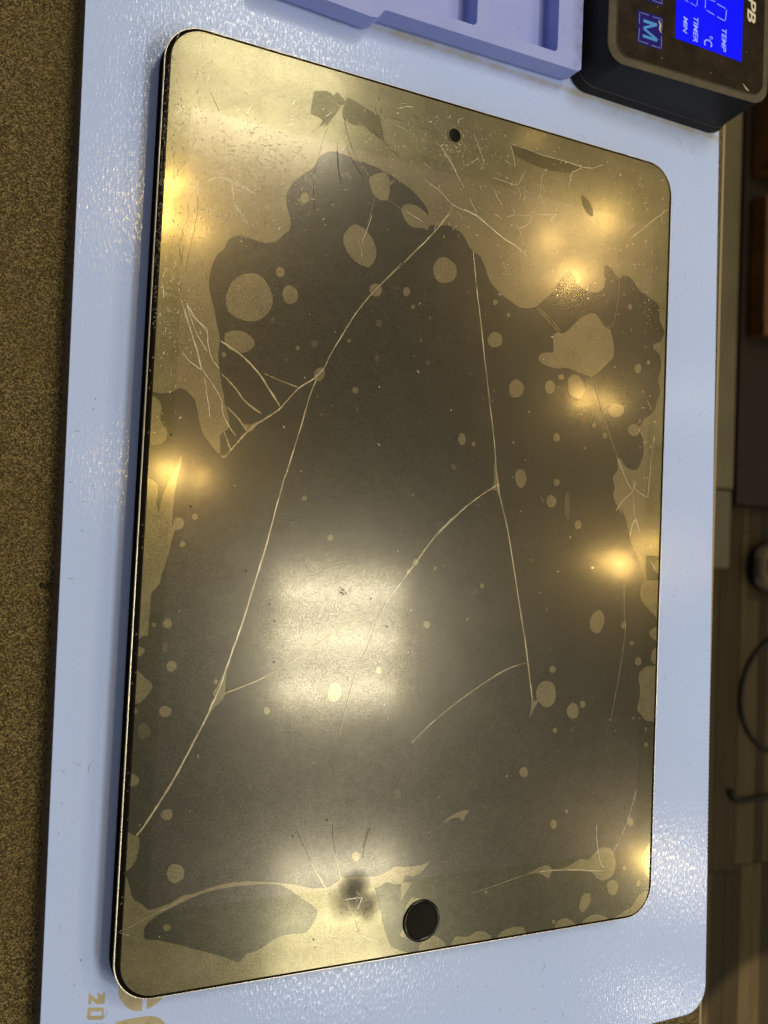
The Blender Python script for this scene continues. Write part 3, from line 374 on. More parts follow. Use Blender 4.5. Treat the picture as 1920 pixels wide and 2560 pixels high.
DARK_SPOTS=[(-21.81, -103.73, 6.0, 0.0, 0.66), (-17.48, -109.54, 5.5, 0.0, 0.6), (-24.29, -107.12, 7.0, 0.0, 0.4)]
SPLASH=(-20.1, -108.16)
SMEAR=(-29.5, -22.32)
SPECKS=[(-48.97, -41.18), (-20.77, -23.7), (-58.08, -17.05), (-15.29, -31.61), (-50.99, -25.65), (-49.3, -30.29), (-73.88, -0.93), (-31.2, -84.6), (-41.1, -88.13), (-33.58, -116.5), (-79.91, 17.13), (-79.92, 17.21)]

# ================================================================== helpers
class Mat:
    """small node-tree builder"""
    def __init__(self, name, base=(.5, .5, .5), rough=.5, spec=.5, ior=1.5, metal=0., tint=None):
        self.m = bpy.data.materials.new(name)
        self.m.use_nodes = True
        self.t = self.m.node_tree
        self.b = self.t.nodes["Principled BSDF"]
        self.set("Base Color", (*base, 1)); self.set("Roughness", rough)
        self.set("Specular IOR Level", spec); self.set("IOR", ior); self.set("Metallic", metal)
        if tint: self.set("Specular Tint", (*tint, 1))
    def set(self, k, v): self.b.inputs[k].default_value = v
    def n(self, typ, **kw):
        nd = self.t.nodes.new(typ)
        for k, v in kw.items():
            if k.startswith('_'): setattr(nd, k[1:], v)
            else: nd.inputs[k.replace('__', ' ')].default_value = v
        return nd
    def l(self, a, b): self.t.links.new(a, b)
    def coord(self, sx=1., sy=1., sz=1., rot=0.):
        tc = self.n("ShaderNodeTexCoord"); mp = self.n("ShaderNodeMapping")
        mp.inputs["Scale"].default_value = (sx, sy, sz); mp.inputs["Rotation"].default_value = (0, 0, rot)
        self.l(tc.outputs["Object"], mp.inputs["Vector"])
        return mp.outputs[0]
    def noise(self, scale, detail=2., co=None, rough=.5):
        nd = self.n("ShaderNodeTexNoise", Scale=scale, Detail=detail, Roughness=rough)
        self.l(co if co is not None else self.coord(), nd.inputs["Vector"])
        return nd.outputs["Fac"]
    def ramp(self, fac, stops):
        r = self.n("ShaderNodeValToRGB"); e = r.color_ramp.elements
        while len(e) < len(stops): e.new(.5)
        for q, (p, c) in zip(e, stops): q.position = p; q.color = (*c, 1) if len(c) == 3 else c
        self.l(fac, r.inputs[0]); return r.outputs[0]
    def range(self, fac, a, b, c, d):
        r = self.n("ShaderNodeMapRange"); r.inputs[1].default_value = a; r.inputs[2].default_value = b
        r.inputs[3].default_value = c; r.inputs[4].default_value = d
        self.l(fac, r.inputs[0]); return r.outputs[0]
    def math(self, op, a, b=None):
        r = self.n("ShaderNodeMath", _operation=op)
        for i, v in enumerate((a, b)):
            if v is None: continue
            if isinstance(v, (int, float)): r.inputs[i].default_value = v
            else: self.l(v, r.inputs[i])
        return r.outputs[0]
    def mix(self, fac, a, b, mode='MIX'):
        r = self.n("ShaderNodeMix", _data_type='RGBA', _blend_type=mode)
        for i, v in ((0, fac), (6, a), (7, b)):
            if isinstance(v, (int, float)): r.inputs[i].default_value = v
            elif isinstance(v, tuple): r.inputs[i].default_value = (*v, 1)
            else: self.l(v, r.inputs[i])
        return r.outputs[2]
    def bump(self, h, strength, dist):
        b = self.n("ShaderNodeBump", Strength=strength, Distance=dist)
        self.l(h, b.inputs["Height"]); self.l(b.outputs[0], self.b.inputs["Normal"])
    def link(self, out, k): self.l(out, self.b.inputs[k])
    def emit(self, col, s):
        self.set("Emission Color", (*col, 1)); self.set("Emission Strength", s)

def rrect(hx, hy, r, cx=0., cy=0., n=10, rot=0.):
    """rounded rectangle, counter-clockwise, mm"""
    o = []
    for sx, sy, a0 in ((1, -1, -90), (1, 1, 0), (-1, 1, 90), (-1, -1, 180)):
        for i in range(n + 1):
            a = math.radians(a0 + 90 * i / n)
            x, y = sx * (hx - r) + r * math.cos(a), sy * (hy - r) + r * math.sin(a)
            o.append((cx + x * math.cos(rot) - y * math.sin(rot), cy + x * math.sin(rot) + y * math.cos(rot)))
    return o

class MB:
    """collects geometry in mm, builds one mesh object in metres"""
    def __init__(self): self.v = []; self.f = []
    def prism(self, loops, z0, z1, bottom=False, walls=True):
        if not isinstance(loops[0][0], (tuple, list)): loops = [loops]
        loops = [self.clean(l) for l in loops]
        flat = [p for l in loops for p in l]
        tris = tessellate_polygon([[Vector((x, y, 0)) for x, y in l] for l in loops])
        b0 = len(self.v); n = len(flat)
        self.v += [(x, y, z1) for x, y in flat]
        for t in tris:
            (ax, ay), (bx, by), (cx, cy) = (flat[i] for i in t)
            s = (bx - ax) * (cy - ay) - (by - ay) * (cx - ax)
            self.f.append(tuple(b0 + i for i in (t if s > 0 else t[::-1])))
        if walls:
            self.v += [(x, y, z0) for x, y in flat]
            k = 0
            for li, l in enumerate(loops):
                m = len(l); A = sum(l[i][0] * l[(i + 1) % m][1] - l[(i + 1) % m][0] * l[i][1] for i in range(m))
                outer = (li == 0)
                for i in range(m):
                    a, b = b0 + k + i, b0 + k + (i + 1) % m
                    q = (a + n, b + n, b, a)
                    if (A > 0) != outer: q = q[::-1]
                    self.f.append(q)
                k += m
            if bottom:
                for t in tris:
                    (ax, ay), (bx, by), (cx, cy) = (flat[i] for i in t)
                    s = (bx - ax) * (cy - ay) - (by - ay) * (cx - ax)
                    self.f.append(tuple(b0 + n + i for i in (t[::-1] if s > 0 else t)))
        return self
    @staticmethod
    def clean(l):
        o = []
        for p in l:
            if not o or abs(p[0] - o[-1][0]) + abs(p[1] - o[-1][1]) > 1e-3: o.append(tuple(p))
        if abs(o[0][0] - o[-1][0]) + abs(o[0][1] - o[-1][1]) < 1e-3: o.pop()
        return o
    def loft(self, rings, cap=True, capbot=False):
        b0 = len(self.v); n = len(rings[0])
        for r in rings: self.v += r
        for k in range(len(rings) - 1):
            for i in range(n):
                a, b = b0 + k * n + i, b0 + k * n + (i + 1) % n
                self.f.append((a, b, b + n, a + n))
        if cap: self.f.append(tuple(range(b0 + (len(rings) - 1) * n, b0 + len(rings) * n)))
        if capbot: self.f.append(tuple(range(b0 + n - 1, b0 - 1, -1)))
        return self
    def box(self, x0, x1, y0, y1, z0, z1):
        return self.prism([(x0, y0), (x1, y0), (x1, y1), (x0, y1)], z0, z1, bottom=True)
    def ribbon(self, pts, w0, w1, z0, z1, taper=True, rough=None):
        n = len(pts); L = []; Rr = []
        for i, (x, y) in enumerate(pts):
            a = pts[max(i - 1, 0)]; b = pts[min(i + 1, n - 1)]
            dx, dy = b[0] - a[0], b[1] - a[1]; d = math.hypot(dx, dy) or 1.
            w = (w0 + (w1 - w0) * i / max(n - 1, 1)) / 2
            if rough: w *= rough.uniform(.55, 1.35)
            if taper and i in (0, n - 1): w *= .35
            L.append((x - dy / d * w, y + dx / d * w)); Rr.append((x + dy / d * w, y - dx / d * w))
        b0 = len(self.v)
        for (lx, ly), (rx, ry) in zip(L, Rr): self.v += [(lx, ly, z0), (lx, ly, z1), (rx, ry, z1), (rx, ry, z0)]
        for i in range(n - 1):
            a = b0 + 4 * i; b = a + 4
            self.f += [(a + 1, a + 2, b + 2, b + 1), (a, a + 1, b + 1, b), (a + 2, a + 3, b + 3, b + 2)]
        a = b0 + 4 * (n - 1)
        self.f += [(b0 + 3, b0 + 2, b0 + 1, b0), (a, a + 1, a + 2, a + 3)]
        return self
    def tube(self, pts, r, seg=8):
        b0 = len(self.v); n = len(pts)
        for i, p in enumerate(pts):
            t = (Vector(pts[min(i + 1, n - 1)]) - Vector(pts[max(i - 1, 0)])).normalized()
            u = t.cross(Vector((0, 0, 1)));  u = u.normalized() if u.length > 1e-4 else Vector((1, 0, 0))
            w = u.cross(t)
            for k in range(seg):
                a = 2 * math.pi * k / seg; q = Vector(p) + r * (math.cos(a) * u + math.sin(a) * w); self.v.append(tuple(q))
        for i in range(n - 1):
            for k in range(seg):
                a = b0 + i * seg + k; b = b0 + i * seg + (k + 1) % seg
                self.f.append((a, b, b + seg, a + seg))
        return self
    def build(self, name, mat, parent=None, smooth=None, bevel=0., fn=None, seg=3):
        vs = [fn(v) for v in self.v] if fn else self.v
        me = bpy.data.meshes.new(name)
        me.from_pydata([(x * MM, y * MM, z * MM) for x, y, z in vs], [], self.f)
        me.update()
        if bevel:
            bm = bmesh.new(); bm.from_mesh(me)
            bmesh.ops.recalc_face_normals(bm, faces=bm.faces); bm.to_mesh(me); bm.free()
        me.materials.append(mat.m if isinstance(mat, Mat) else mat)
        o = bpy.data.objects.new(name, me)
        if bevel:
            COL.objects.link(o)
            md = o.modifiers.new("bevel", 'BEVEL'); md.width = bevel * MM; md.segments = seg
            md.limit_method = 'ANGLE'; md.angle_limit = math.radians(35); md.use_clamp_overlap = True
            dg = bpy.context.evaluated_depsgraph_get()
            me2 = bpy.data.meshes.new_from_object(o.evaluated_get(dg))
            o.modifiers.clear(); o.data = me2; me2.name = name; bpy.data.meshes.remove(me); me = me2
            COL.objects.unlink(o)
            smooth = smooth or 16
        if smooth:
            me.shade_smooth(); me.set_sharp_from_angle(angle=math.radians(smooth))
        COL.objects.link(o)
        if parent: o.parent = parent
        return o

def thing(name, label, cat, loc=(0, 0, 0), group=None):
    o = bpy.data.objects.new(name, None); COL.objects.link(o)
    o.empty_display_size = .01
    o["label"] = label; o["category"] = cat
    if group: o["group"] = group
    return o
def tag(o, label, cat, group=None):
    o["label"] = label; o["category"] = cat
    if group: o["group"] = group
    return o
def smooth_line(pts, k=4):
    n = len(pts); o = [tuple(pts[0])]
    P = [Vector(p) for p in pts]
    for i in range(n - 1):
        p0, p1, p2, p3 = P[max(i - 1, 0)], P[i], P[i + 1], P[min(i + 2, n - 1)]
        for j in range(1, k + 1):
            t = j / k
            q = .5 * ((2 * p1) + (p2 - p0) * t + (2 * p0 - 5 * p1 + 4 * p2 - p3) * t * t + (3 * p1 - p0 - 3 * p2 + p3) * t ** 3)
            o.append(tuple(q))
    return o

# ================================================================== materials
def film(name, spec, ior, rough, haze, tint, grain, broad=.24, share=.66):
    """two reflecting layers: a satin one that shows the lamps and a hazy one that spreads them"""
    m = Mat(name, haze, rough, spec, ior, tint=tint)
    co = m.coord()
    # the panel under the film is a shade browner than the black border around it
    sep = m.n("ShaderNodeSeparateXYZ"); m.l(co, sep.inputs[0])
    ax = m.math('ABSOLUTE', sep.outputs[0]); ay = m.math('ABSOLUTE', sep.outputs[1])
    ins = m.math('MULTIPLY', m.math('LESS_THAN', ax, .0793), m.math('LESS_THAN', ay, .1036))
    cloud = m.noise(28., 4., co); fine = m.noise(1900., 2., co); mid = m.noise(420., 4., co, .7)
    base = m.mix(ins, tuple(haze), tuple(h * k for h, k in zip(haze, (1.45, 1.3, 1.45))))
    base = m.mix(m.range(mid, .3, .7, 0., .35), base, tuple(h * 1.9 for h in haze))
    base = m.mix(m.range(fine, .35, .65, .55, 0.), base, tuple(h * .25 for h in haze))
    tn = m.mix(ins, tuple(tint), (tint[0], tint[1] * .975, tint[2] * 1.10))
    sp = m.math('MULTIPLY', m.range(fine, .25, .75, spec * (1 - grain), spec * (1 + grain)), m.range(mid, .25, .75, 1 - grain * .45, 1 + grain * .45))
    sp = m.math('MULTIPLY', sp, m.range(ins, 0., 1., .90, 1.02))
    blotch = m.noise(95., 5., co, .65)
    base = m.mix(m.range(blotch, .35, .7, 0., .5), base, tuple(h * 1.75 for h in haze))
    sp = m.math('MULTIPLY', sp, m.range(blotch, .3, .7, .93, 1.07))
    r = m.math('ADD', m.range(cloud, .3, .7, rough - .004, rough + .005), m.range(fine, .3, .7, -.006, .006))
    b2 = m.n("ShaderNodeBsdfPrincipled"); b2.inputs["Roughness"].default_value = broad; b2.inputs["IOR"].default_value = ior
    bp = m.n("ShaderNodeBump", Strength=.004, Distance=.0002); m.l(fine, bp.inputs["Height"])
    for bs in (m.b, b2):
        m.l(base, bs.inputs["Base Color"]); m.l(tn, bs.inputs["Specular Tint"]); m.l(sp, bs.inputs["Specular IOR Level"]); m.l(bp.outputs[0], bs.inputs["Normal"])
    m.l(r, m.b.inputs["Roughness"])
    mx = m.n("ShaderNodeMixShader"); mx.inputs[0].default_value = share
    m.l(m.b.outputs[0], mx.inputs[1]); m.l(b2.outputs[0], mx.inputs[2])
    m.l(mx.outputs[0], m.t.nodes["Material Output"].inputs["Surface"])
    return m
GOLD = (1.0, .91, .55)
OLIVE = (1.0, .945, .66)
M_film = film("bonded_film", .66, 1.5, .10, (.0125, .0115, .0068), OLIVE, .26)
M_air = film("air_gap_film", .58, 1.70, .10, (.078, .068, .036), GOLD, .28)
M_airfaint = film("thin_air_gap_film", .64, 1.55, .10, (.036, .032, .019), OLIVE, .42)
M_shard = film("sunken_shard", .5, 1.5, .16, (.044, .038, .019), GOLD, .3)
M_crack = film("crack_gap", .6, 1.9, .3, (.125, .108, .060), GOLD, .2)
M_glint = Mat("crushed_glass", (.84, .77, .55), .22, 1., 1.7)
M_crackdark = Mat("dark_crack", (.10, .088, .052), .6, .25)
M_black = Mat("black_glass_edge", (.005, .004, .003), .35, .05)
M_alu = Mat("dark_anodised_aluminium", (.005, .004, .003), .9, .0, 1.02)
M_rim = Mat("polished_chamfer", (.60, .54, .41), .30, .5, metal=1.)
M_button = Mat("home_button_black", (.010, .008, .006), .32, .02)
M_hole = Mat("camera_lens_black", (.003, .003, .003), .3, .06)
c = M_button.coord(); M_button.bump(M_button.noise(900., 2., M_button.coord(1., 3., 1.)), .25, .0002)

# mat
M_mat = Mat("pale_blue_silicone", (.46, .53, .72), .38, .36, 1.45)
co = M_mat.coord()
sep = M_mat.n("ShaderNodeSeparateXYZ"); M_mat.l(co, sep.inputs[0])
blot = M_mat.noise(16., 4., co); fin = M_mat.noise(140., 5., co, .65)
basec = M_mat.mix(M_mat.range(blot, .3, .7, 0., 1.), (.435, .560, .925), (.460, .580, .930))
basec = M_mat.mix(M_mat.range(fin, .62, .80, 0., .22), basec, (.33, .34, .36))
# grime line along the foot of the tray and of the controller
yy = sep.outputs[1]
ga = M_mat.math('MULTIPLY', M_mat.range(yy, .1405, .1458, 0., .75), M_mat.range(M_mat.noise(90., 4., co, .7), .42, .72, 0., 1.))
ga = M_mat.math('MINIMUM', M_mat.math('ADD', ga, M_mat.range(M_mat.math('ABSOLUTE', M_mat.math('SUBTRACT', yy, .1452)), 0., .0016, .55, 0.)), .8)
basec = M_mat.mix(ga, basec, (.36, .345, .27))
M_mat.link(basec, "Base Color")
wv = M_mat.n("ShaderNodeTexWave", Scale=330., Distortion=1.6, Detail=2., _wave_type='BANDS', _bands_direction='X'); wv.inputs["Detail Scale"].default_value = 1.5
M_mat.l(co, wv.inputs["Vector"])
dash = M_mat.noise(1., 1.5, M_mat.coord(1500., 620., 1.))
M_mat.bump(M_mat.math('ADD', M_mat.math('MULTIPLY', wv.outputs["Fac"], .05), dash), .15, .00026)
M_mat.link(M_mat.range(dash, .50, .70, .10, .62), "Specular IOR Level")
M_mat.link(M_mat.range(M_mat.noise(30., 3., co), .3, .7, .11, .17), "Roughness")
M_matedge = Mat("grey_brown_mat_side", (.070, .056, .046), .6, .3)
M_matedge.link(M_matedge.ramp(M_matedge.noise(900., 2.), [(.35, (.05, .043, .04)), (.7, (.16, .11, .075))]), "Base Color")
M_print = Mat("khaki_print", (.40, .335, .17), .5, .4)
M_print.link(M_print.ramp(M_print.noise(500., 3.), [(.3, (.33, .29, .175)), (.7, (.42, .375, .24))]), "Base Color")
M_tray = Mat("lavender_blue_silicone", (.37, .43, .80), .5, .25)
c = M_tray.coord()
_t = M_tray.mix(M_tray.range(M_tray.noise(60., 4., c), .35, .75, 0., 1.), (.285, .345, .76), (.335, .395, .78))
_sx = M_tray.n("ShaderNodeSeparateXYZ"); M_tray.l(c, _sx.inputs[0])
_gr = M_tray.math('MULTIPLY', M_tray.range(_sx.outputs[0], .0415, .0462, 0., .8), M_tray.range(M_tray.noise(260., 5., c, .7), .4, .7, 0., 1.))
_gr = M_tray.math('MAXIMUM', _gr, M_tray.range(M_tray.noise(380., 4., c, .7), .66, .76, 0., .35))
M_tray.link(M_tray.mix(_gr, _t, (.13, .13, .15)), "Base Color")
M_tray.bump(M_tray.noise(700., 3., c), .12, .0002)

# desk
M_desk = Mat("grained_bronze_laminate", (.13, .095, .035), .34, .75, tint=(1., .85, .5))
c = M_desk.coord()
vo = M_desk.n("ShaderNodeTexVoronoi", Scale=2400., Randomness=1.); M_desk.l(c, vo.inputs["Vector"])
g2 = M_desk.noise(3000., 2., c); cl = M_desk.noise(45., 4., c)
_sp = M_desk.n("ShaderNodeSeparateColor"); M_desk.l(vo.outputs["Color"], _sp.inputs[0])
dcol = M_desk.ramp(_sp.outputs[0], [(.05, (.055, .040, .014)), (.55, (.165, .122, .043)), (.97, (.38, .30, .125))])
dcol = M_desk.mix(M_desk.range(vo.outputs["Distance"], .42, .78, 0., .9), dcol, (.010, .007, .003))
dcol = M_desk.mix(M_desk.range(cl, .35, .65, 0., .4), dcol, (.10, .066, .020))
M_desk.link(dcol, "Base Color"); M_desk.set("Roughness", .28)
M_desk.bump(M_desk.math('SUBTRACT', M_desk.math('MULTIPLY', g2, .3), vo.outputs["Distance"]), 1., .0005)
M_deskedge = Mat("pale_edge_band", (.25, .20, .11), .5, .3)

# controller
M_case = Mat("matt_black_plastic", (.011, .011, .014), .55, .25)
M_case.bump(M_case.noise(1800., 2.), .15, .0002)
M_bezel = Mat("dusty_olive_bezel", (.085, .072, .044), .6, .3)
M_bezel.link(M_bezel.ramp(M_bezel.noise(260., 4.), [(.3, (.050, .041, .023)), (.7, (.080, .067, .041))]), "Base Color")
M_panel = Mat("dark_gloss_panel", (.020, .013, .007), .25, .10)
M_panel.link(M_panel.ramp(M_panel.noise(200., 5.), [(.4, (.013, .008, .004)), (.85, (.034, .025, .014))]), "Base Color")
M_lcd = Mat("blue_backlight", (.0, .0, .02), .3, .06); M_lcd.emit((.001, .004, 1.0), .95)
M_seg = Mat("lcd_segment", (.1, .1, .3), .4, .2); M_seg.emit((.26, .36, 1.0), .9)
M_btn = Mat("indigo_key", (.008, .005, .06), .3, .06); M_btn.emit((.010, .005, .12), .6)
M_key = Mat("teal_print", (.03, .17, .40), .5, .3); M_key.emit((.03, .20, .52), .4)
M_frame = Mat("pale_blue_print", (.16, .22, .55), .5, .3)
M_cream = Mat("cream_print", (.66, .62, .46), .5, .3)
M_speck = Mat("white_scratch", (.55, .50, .36), .5, .3)
M_lint = Mat("grey_lint", (.085, .075, .07), .8, .2)
M_crumb = Mat("black_crumb", (.015, .012, .008), .7, .2)

# ================================================================== floor beyond the desk
FZ = -750.
fl = MB(); fl.prism([(-700, -2200), (3200, -2200), (3200, 2400), (-700, 2400)], FZ - 20, FZ - 3)
M_sub = Mat("floor_base", (.03, .022, .012), .7, .2)
floor = fl.build("floor", M_sub); floor["kind"] = "structure"
rnd = random.Random(5)
wood = []
for k, (a, b) in enumerate((((.0216, .0144, .0050), (.0310, .0216, .0072)), ((.0302, .0216, .0079), (.0432, .0310, .0122)), ((.0158, .0108, .0036), (.0230, .0158, .0058)), ((.0374, .0266, .0101), (.0518, .0382, .0158)))):
    m = Mat("floor_strip_%d" % k, a, .5, .15); cc = m.coord(30., 2.2, 1.)
    m.link(m.ramp(m.noise(4., 4., cc), [(.3, a), (.7, b)]), "Base Color"); wood.append(m)
y0s = {}
x = 780.
while x < 1260:
    w = rnd.choice((13., 17., 21., 26.))
    y = -1150. + rnd.choice((0., 0., 60.))
    cuts = [-1150, -432 + rnd.uniform(-6, 6), 40 + rnd.uniform(-120, 120), 560 + rnd.uniform(-90, 90), 1150]
    for a, b in zip(cuts, cuts[1:]):
        MB().box(x + .4, x + w - .4, a + .6, b - .6, FZ - 12, FZ + rnd.uniform(-.4, .4)).build("floor_strip", rnd.choice(wood), floor)
    x += w

# pale plinth, its grey end piece, dark box behind, orange boxes
M_plinth = Mat("pale_beige_board", (.235, .195, .105), .6, .3)
M_plinth.link(M_plinth.ramp(M_plinth.noise(7., 3.), [(.3, (.075, .061, .029)), (.7, (.105, .086, .044))]), "Base Color")
M_greyend = Mat("grey_beige_board", (.070, .061, .036), .6, .3)
M_darkbox = Mat("dark_brown_board", (.012, .007, .003), .6, .2)
M_orange = Mat("orange_cardboard", (.33, .145, .012), .6, .3)
M_orange.link(M_orange.ramp(M_orange.noise(18., 3.), [(.3, (.05, .018, .002)), (.7, (.09, .036, .003))]), "Base Color")
t = MB().box(838, 884, 104, 900, FZ + 3, FZ + 36).build("floor_plinth", M_plinth, bevel=3)
tag(t, "long pale beige board lying on the floor beyond the desk, out of focus", "board")
t = MB().box(838, 882, -6, 102.5, FZ + 3, FZ + 34).build("end_block", M_greyend, bevel=3)
tag(t, "short greyish block on the floor at the end of the pale board", "block")
t = thing("dark_bench", "dark brown low bench on the floor behind the pale board", "bench")
MB().box(896, 1500, 84, 1000, FZ + 3, FZ + 30).build("bench_top", M_darkbox, t, bevel=2)
MB().box(889, 895, 84, 1000, FZ + 3, FZ + 24).build("front_rail", M_darkbox, t)
for (a, b, zz, lb) in ((553, 900, 64, "orange cardboard box at the right edge nearest the black controller"), (322, 520, 60, "long dull orange box at the right edge below the brighter orange one")):
    t = thing("orange_box", lb, "box", group="orange boxes on the bench")
    MB().box(908, 1300, a, b, FZ + 30.5, FZ + zz).build("carton", M_orange, t, bevel=3)
    MB().box(905, 1302, a - 3, a + 16, FZ + zz + .5, FZ + zz + 3).build("lid_flap", M_orange, t)

# shoe, cable, rod
M_sole = Mat("cream_rubber", (.13, .11, .07), .6, .3)
M_shoe = Mat("black_mesh", (.012, .010, .009), .8, .2)
M_oran2 = Mat("orange_trim", (.60, .20, .012), .5, .3)
shoe = thing("shoe", "black shoe with cream sole and orange trim on the floor at the right edge", "shoe")
def foot(z, ins):
    o = []
    for i in range(40):
        a = 2 * math.pi * i / 40
        X, Y = math.cos(a), math.sin(a)
        hx = 140 - ins; hy = (44 + 5 * -X) - ins
        sg = lambda q: math.copysign(abs(q) ** .8, q)
        o.append((1086 + hx * sg(X), -1 + hy * sg(Y), z + (12 * max(0, -X) ** 6 if z < FZ + 30 else 0)))
    return o
MB().loft([foot(FZ + 1, 5), foot(FZ + 6, 0), foot(FZ + 22, 1), foot(FZ + 26, 4)], cap=True).build("sole", M_sole, shoe, smooth=50)
MB().loft([foot(FZ + 26.5, 4.5), foot(FZ + 36, 5)], cap=True).build("trim", M_oran2, shoe, smooth=50)
MB().loft([foot(FZ + 36.5, 6), foot(FZ + 48, 9), foot(FZ + 62, 18), foot(FZ + 72, 32)], cap=True).build("upper", M_shoe, shoe, smooth=60)
cab = [(1085, -92), (1035, -96), (990, -112), (958, -142), (944, -182), (950, -222), (978, -255), (1018, -270), (1085, -268)]
t = MB().tube([(x, y, FZ + 3.5) for x, y in smooth_line(cab, 5)], 3.0).build("cable", M_shoe, smooth=60)
tag(t, "black cable loop lying on the wooden floor", "cable")
t = MB().tube([(x, y, FZ + 6) for x, y in smooth_line([(925, -318), (934, -330), (950, -335), (1000, -333), (1300, -325)], 4)], 4.).build("floor_rod", M_shoe, smooth=60)
tag(t, "thin black rod with bent end on the wooden floor", "rod")

# ================================================================== desk
DZ = -13.5
desk = thing("desk", "bronze grained desk top under the pale blue mat", "desk")
MB().box(-900, 123.6, -480, 620, DZ - 24, DZ).build("desk_top", M_desk, desk)
MB().box(123.7, 124.9, -480, 620, DZ - 24, DZ + .05).build("edge_band", M_deskedge, desk)
for yy_ in (-440, 560):
    MB().box(-850, 60, yy_ - 12, yy_ + 12, FZ, DZ - 24.1).build("leg_panel", M_darkbox, desk)
t = MB().prism([(-107.96, -22.59), (-107.28, -22.21), (-106.42, -22.55), (-105.21, -22.81), (-105.68, -23.2), (-106.65, -23.47), (-107.85, -23.32)], DZ, DZ + .8).build("crumb", M_crumb, bevel=.15)
tag(t, "small black crumb on the grained desk beside the mat", "crumb")

# ================================================================== work mat
MZ = -7.5
mat = thing("work_mat", "pale blue silicone work mat with brown sides under the tablet", "mat")
th = math.radians(.86); MCX, MCY, MHX, MHY = 6.0, 52., 111.1, 218.6
def matpt(u, v): return (MCX + u * math.cos(th) - v * math.sin(th), MCY + u * math.sin(th) + v * math.cos(th))
def matloop(ins, teeth):
    r = 9. - ins * .5; hx, hy = MHX - ins, MHY - ins; o = []
    for sx, sy, a0 in ((1, -1, -90), (1, 1, 0), (-1, 1, 90), (-1, -1, 180)):
        for i in range(13):
            a = math.radians(a0 + 90 * i / 12); o.append((sx * (hx - r) + r * math.cos(a), sy * (hy - r) + r * math.sin(a)))
        if (sx, sy) == (1, -1) and teeth:
            y = -hy + r + 45
            while y < -10:
                for dx, dy in ((0, 0), (-.16, .25), (-.2, .7), (-.04, 1.0)): o.append((hx + dx, y + dy))
                y += 1.5
    return [matpt(*p) for p in o]
MB().loft([[(x, y, DZ) for x, y in matloop(-.75, False)], [(x, y, DZ + 1.) for x, y in matloop(-.7, False)], [(x, y, MZ - .5) for x, y in matloop(-.12, False)], [(x, y, MZ - .3) for x, y in matloop(.3, False)]], cap=True).build("mat_base", M_matedge, mat, smooth=40)
MB().prism(matloop(0., True), MZ - .29, MZ, bottom=True).build("mat_surface", M_mat, mat, bevel=.12, seg=2)
PZ = MZ + .03
for nm, lp in (("printed_digit", [[(-91.11,-124.48),(-89.08,-126.51),(-88.82,-126.28),(-88.87,-125.56),(-88.99,-125.01),(-88.6,-124.93),(-88.44,-125.27),(-87.69,-125.75),(-87.73,-125.12),(-87.04,-125.29),(-86.97,-127.49),(-87.21,-127.95),(-89.01,-127.68),(-89.43,-127.26),(-90.33,-126.39),(-90.3,-127.5),(-91.07,-127.37)]]),
               ("printed_digit", [[(-90.84,-128.23),(-87.43,-128.81),(-87.05,-129.27),(-87.01,-131.51),(-87.35,-131.85),(-90.85,-131.24),(-91.17,-130.79),(-91.18,-128.56)], [(-90.31,-129.28),(-87.61,-129.74),(-87.62,-130.78),(-90.46,-130.29)]]),
               ("printed_digit", [[(-91.11,-132.06),(-89.08,-134.09),(-88.82,-133.86),(-88.87,-133.14),(-88.99,-132.59),(-88.6,-132.51),(-88.44,-132.85),(-87.69,-133.33),(-87.73,-132.70),(-87.04,-132.87),(-86.97,-135.07),(-87.21,-135.53),(-89.01,-135.26),(-89.43,-134.84),(-90.33,-133.97),(-90.3,-135.08),(-91.07,-134.95)]]),
               ("printed_letter", [[(-83.73,-123.5),(-83.73,-125.68),(-83.4,-126.82),(-82.68,-128.2),(-81.7,-129.46),(-80.54,-130.47),(-79.22,-131.06),(-77.45,-131.36),(-77.5,-128.71),(-77.6,-123.5)]]),
               ("printed_letter", [[(-76.3,-123.5),(-76.27,-129.09),(-76.21,-131.17),(-74.97,-130.78),(-73.69,-130.17),(-72.51,-129.26),(-71.5,-126.5),(-71.5,-123.5)]]),
               ("printed_letter", [[(-83.95,-133.04),(-82.24,-132.89),(-79.49,-132.83),(-76.72,-132.85),(-75.22,-133.02),(-73.69,-133.47),(-72.52,-134.13),(-71.62,-135.03),(-71.1,-135.86),(-70.85,-137.01),(-70.85,-140),(-83.95,-140)]])):
    MB().prism(lp, MZ - .02, PZ).build(nm, M_print, mat)

# lint and fibres on the mat
rnd = random.Random(11)
lint = MB()
def on_mat():
    while True:
        x, y = rnd.uniform(-103, 118), rnd.uniform(-164, 144)
        if not (-91 < x < 88.5 and -127 < y < 127): return x, y
for i in range(150):
    x, y = on_mat(); a = rnd.uniform(0, 6.28); L = rnd.choice((.25, .35, .5, 1.2, 2.6)) * rnd.uniform(.6, 1.3); k = rnd.uniform(-.9, .9)
    p = [(x, y)]
    for s in range(5):
        p.append((p[-1][0] + L / 5 * math.cos(a), p[-1][1] + L / 5 * math.sin(a))); a += k * L * .25
    w = .10 if L > .8 else .22
    lint.ribbon(p, w * .8, w * .5, MZ - .01, MZ + .035)
o = lint.build("lint", M_lint); o["kind"] = "stuff"; o["label"] = "grey lint and hairs scattered on the blue mat"; o["category"] = "lint"

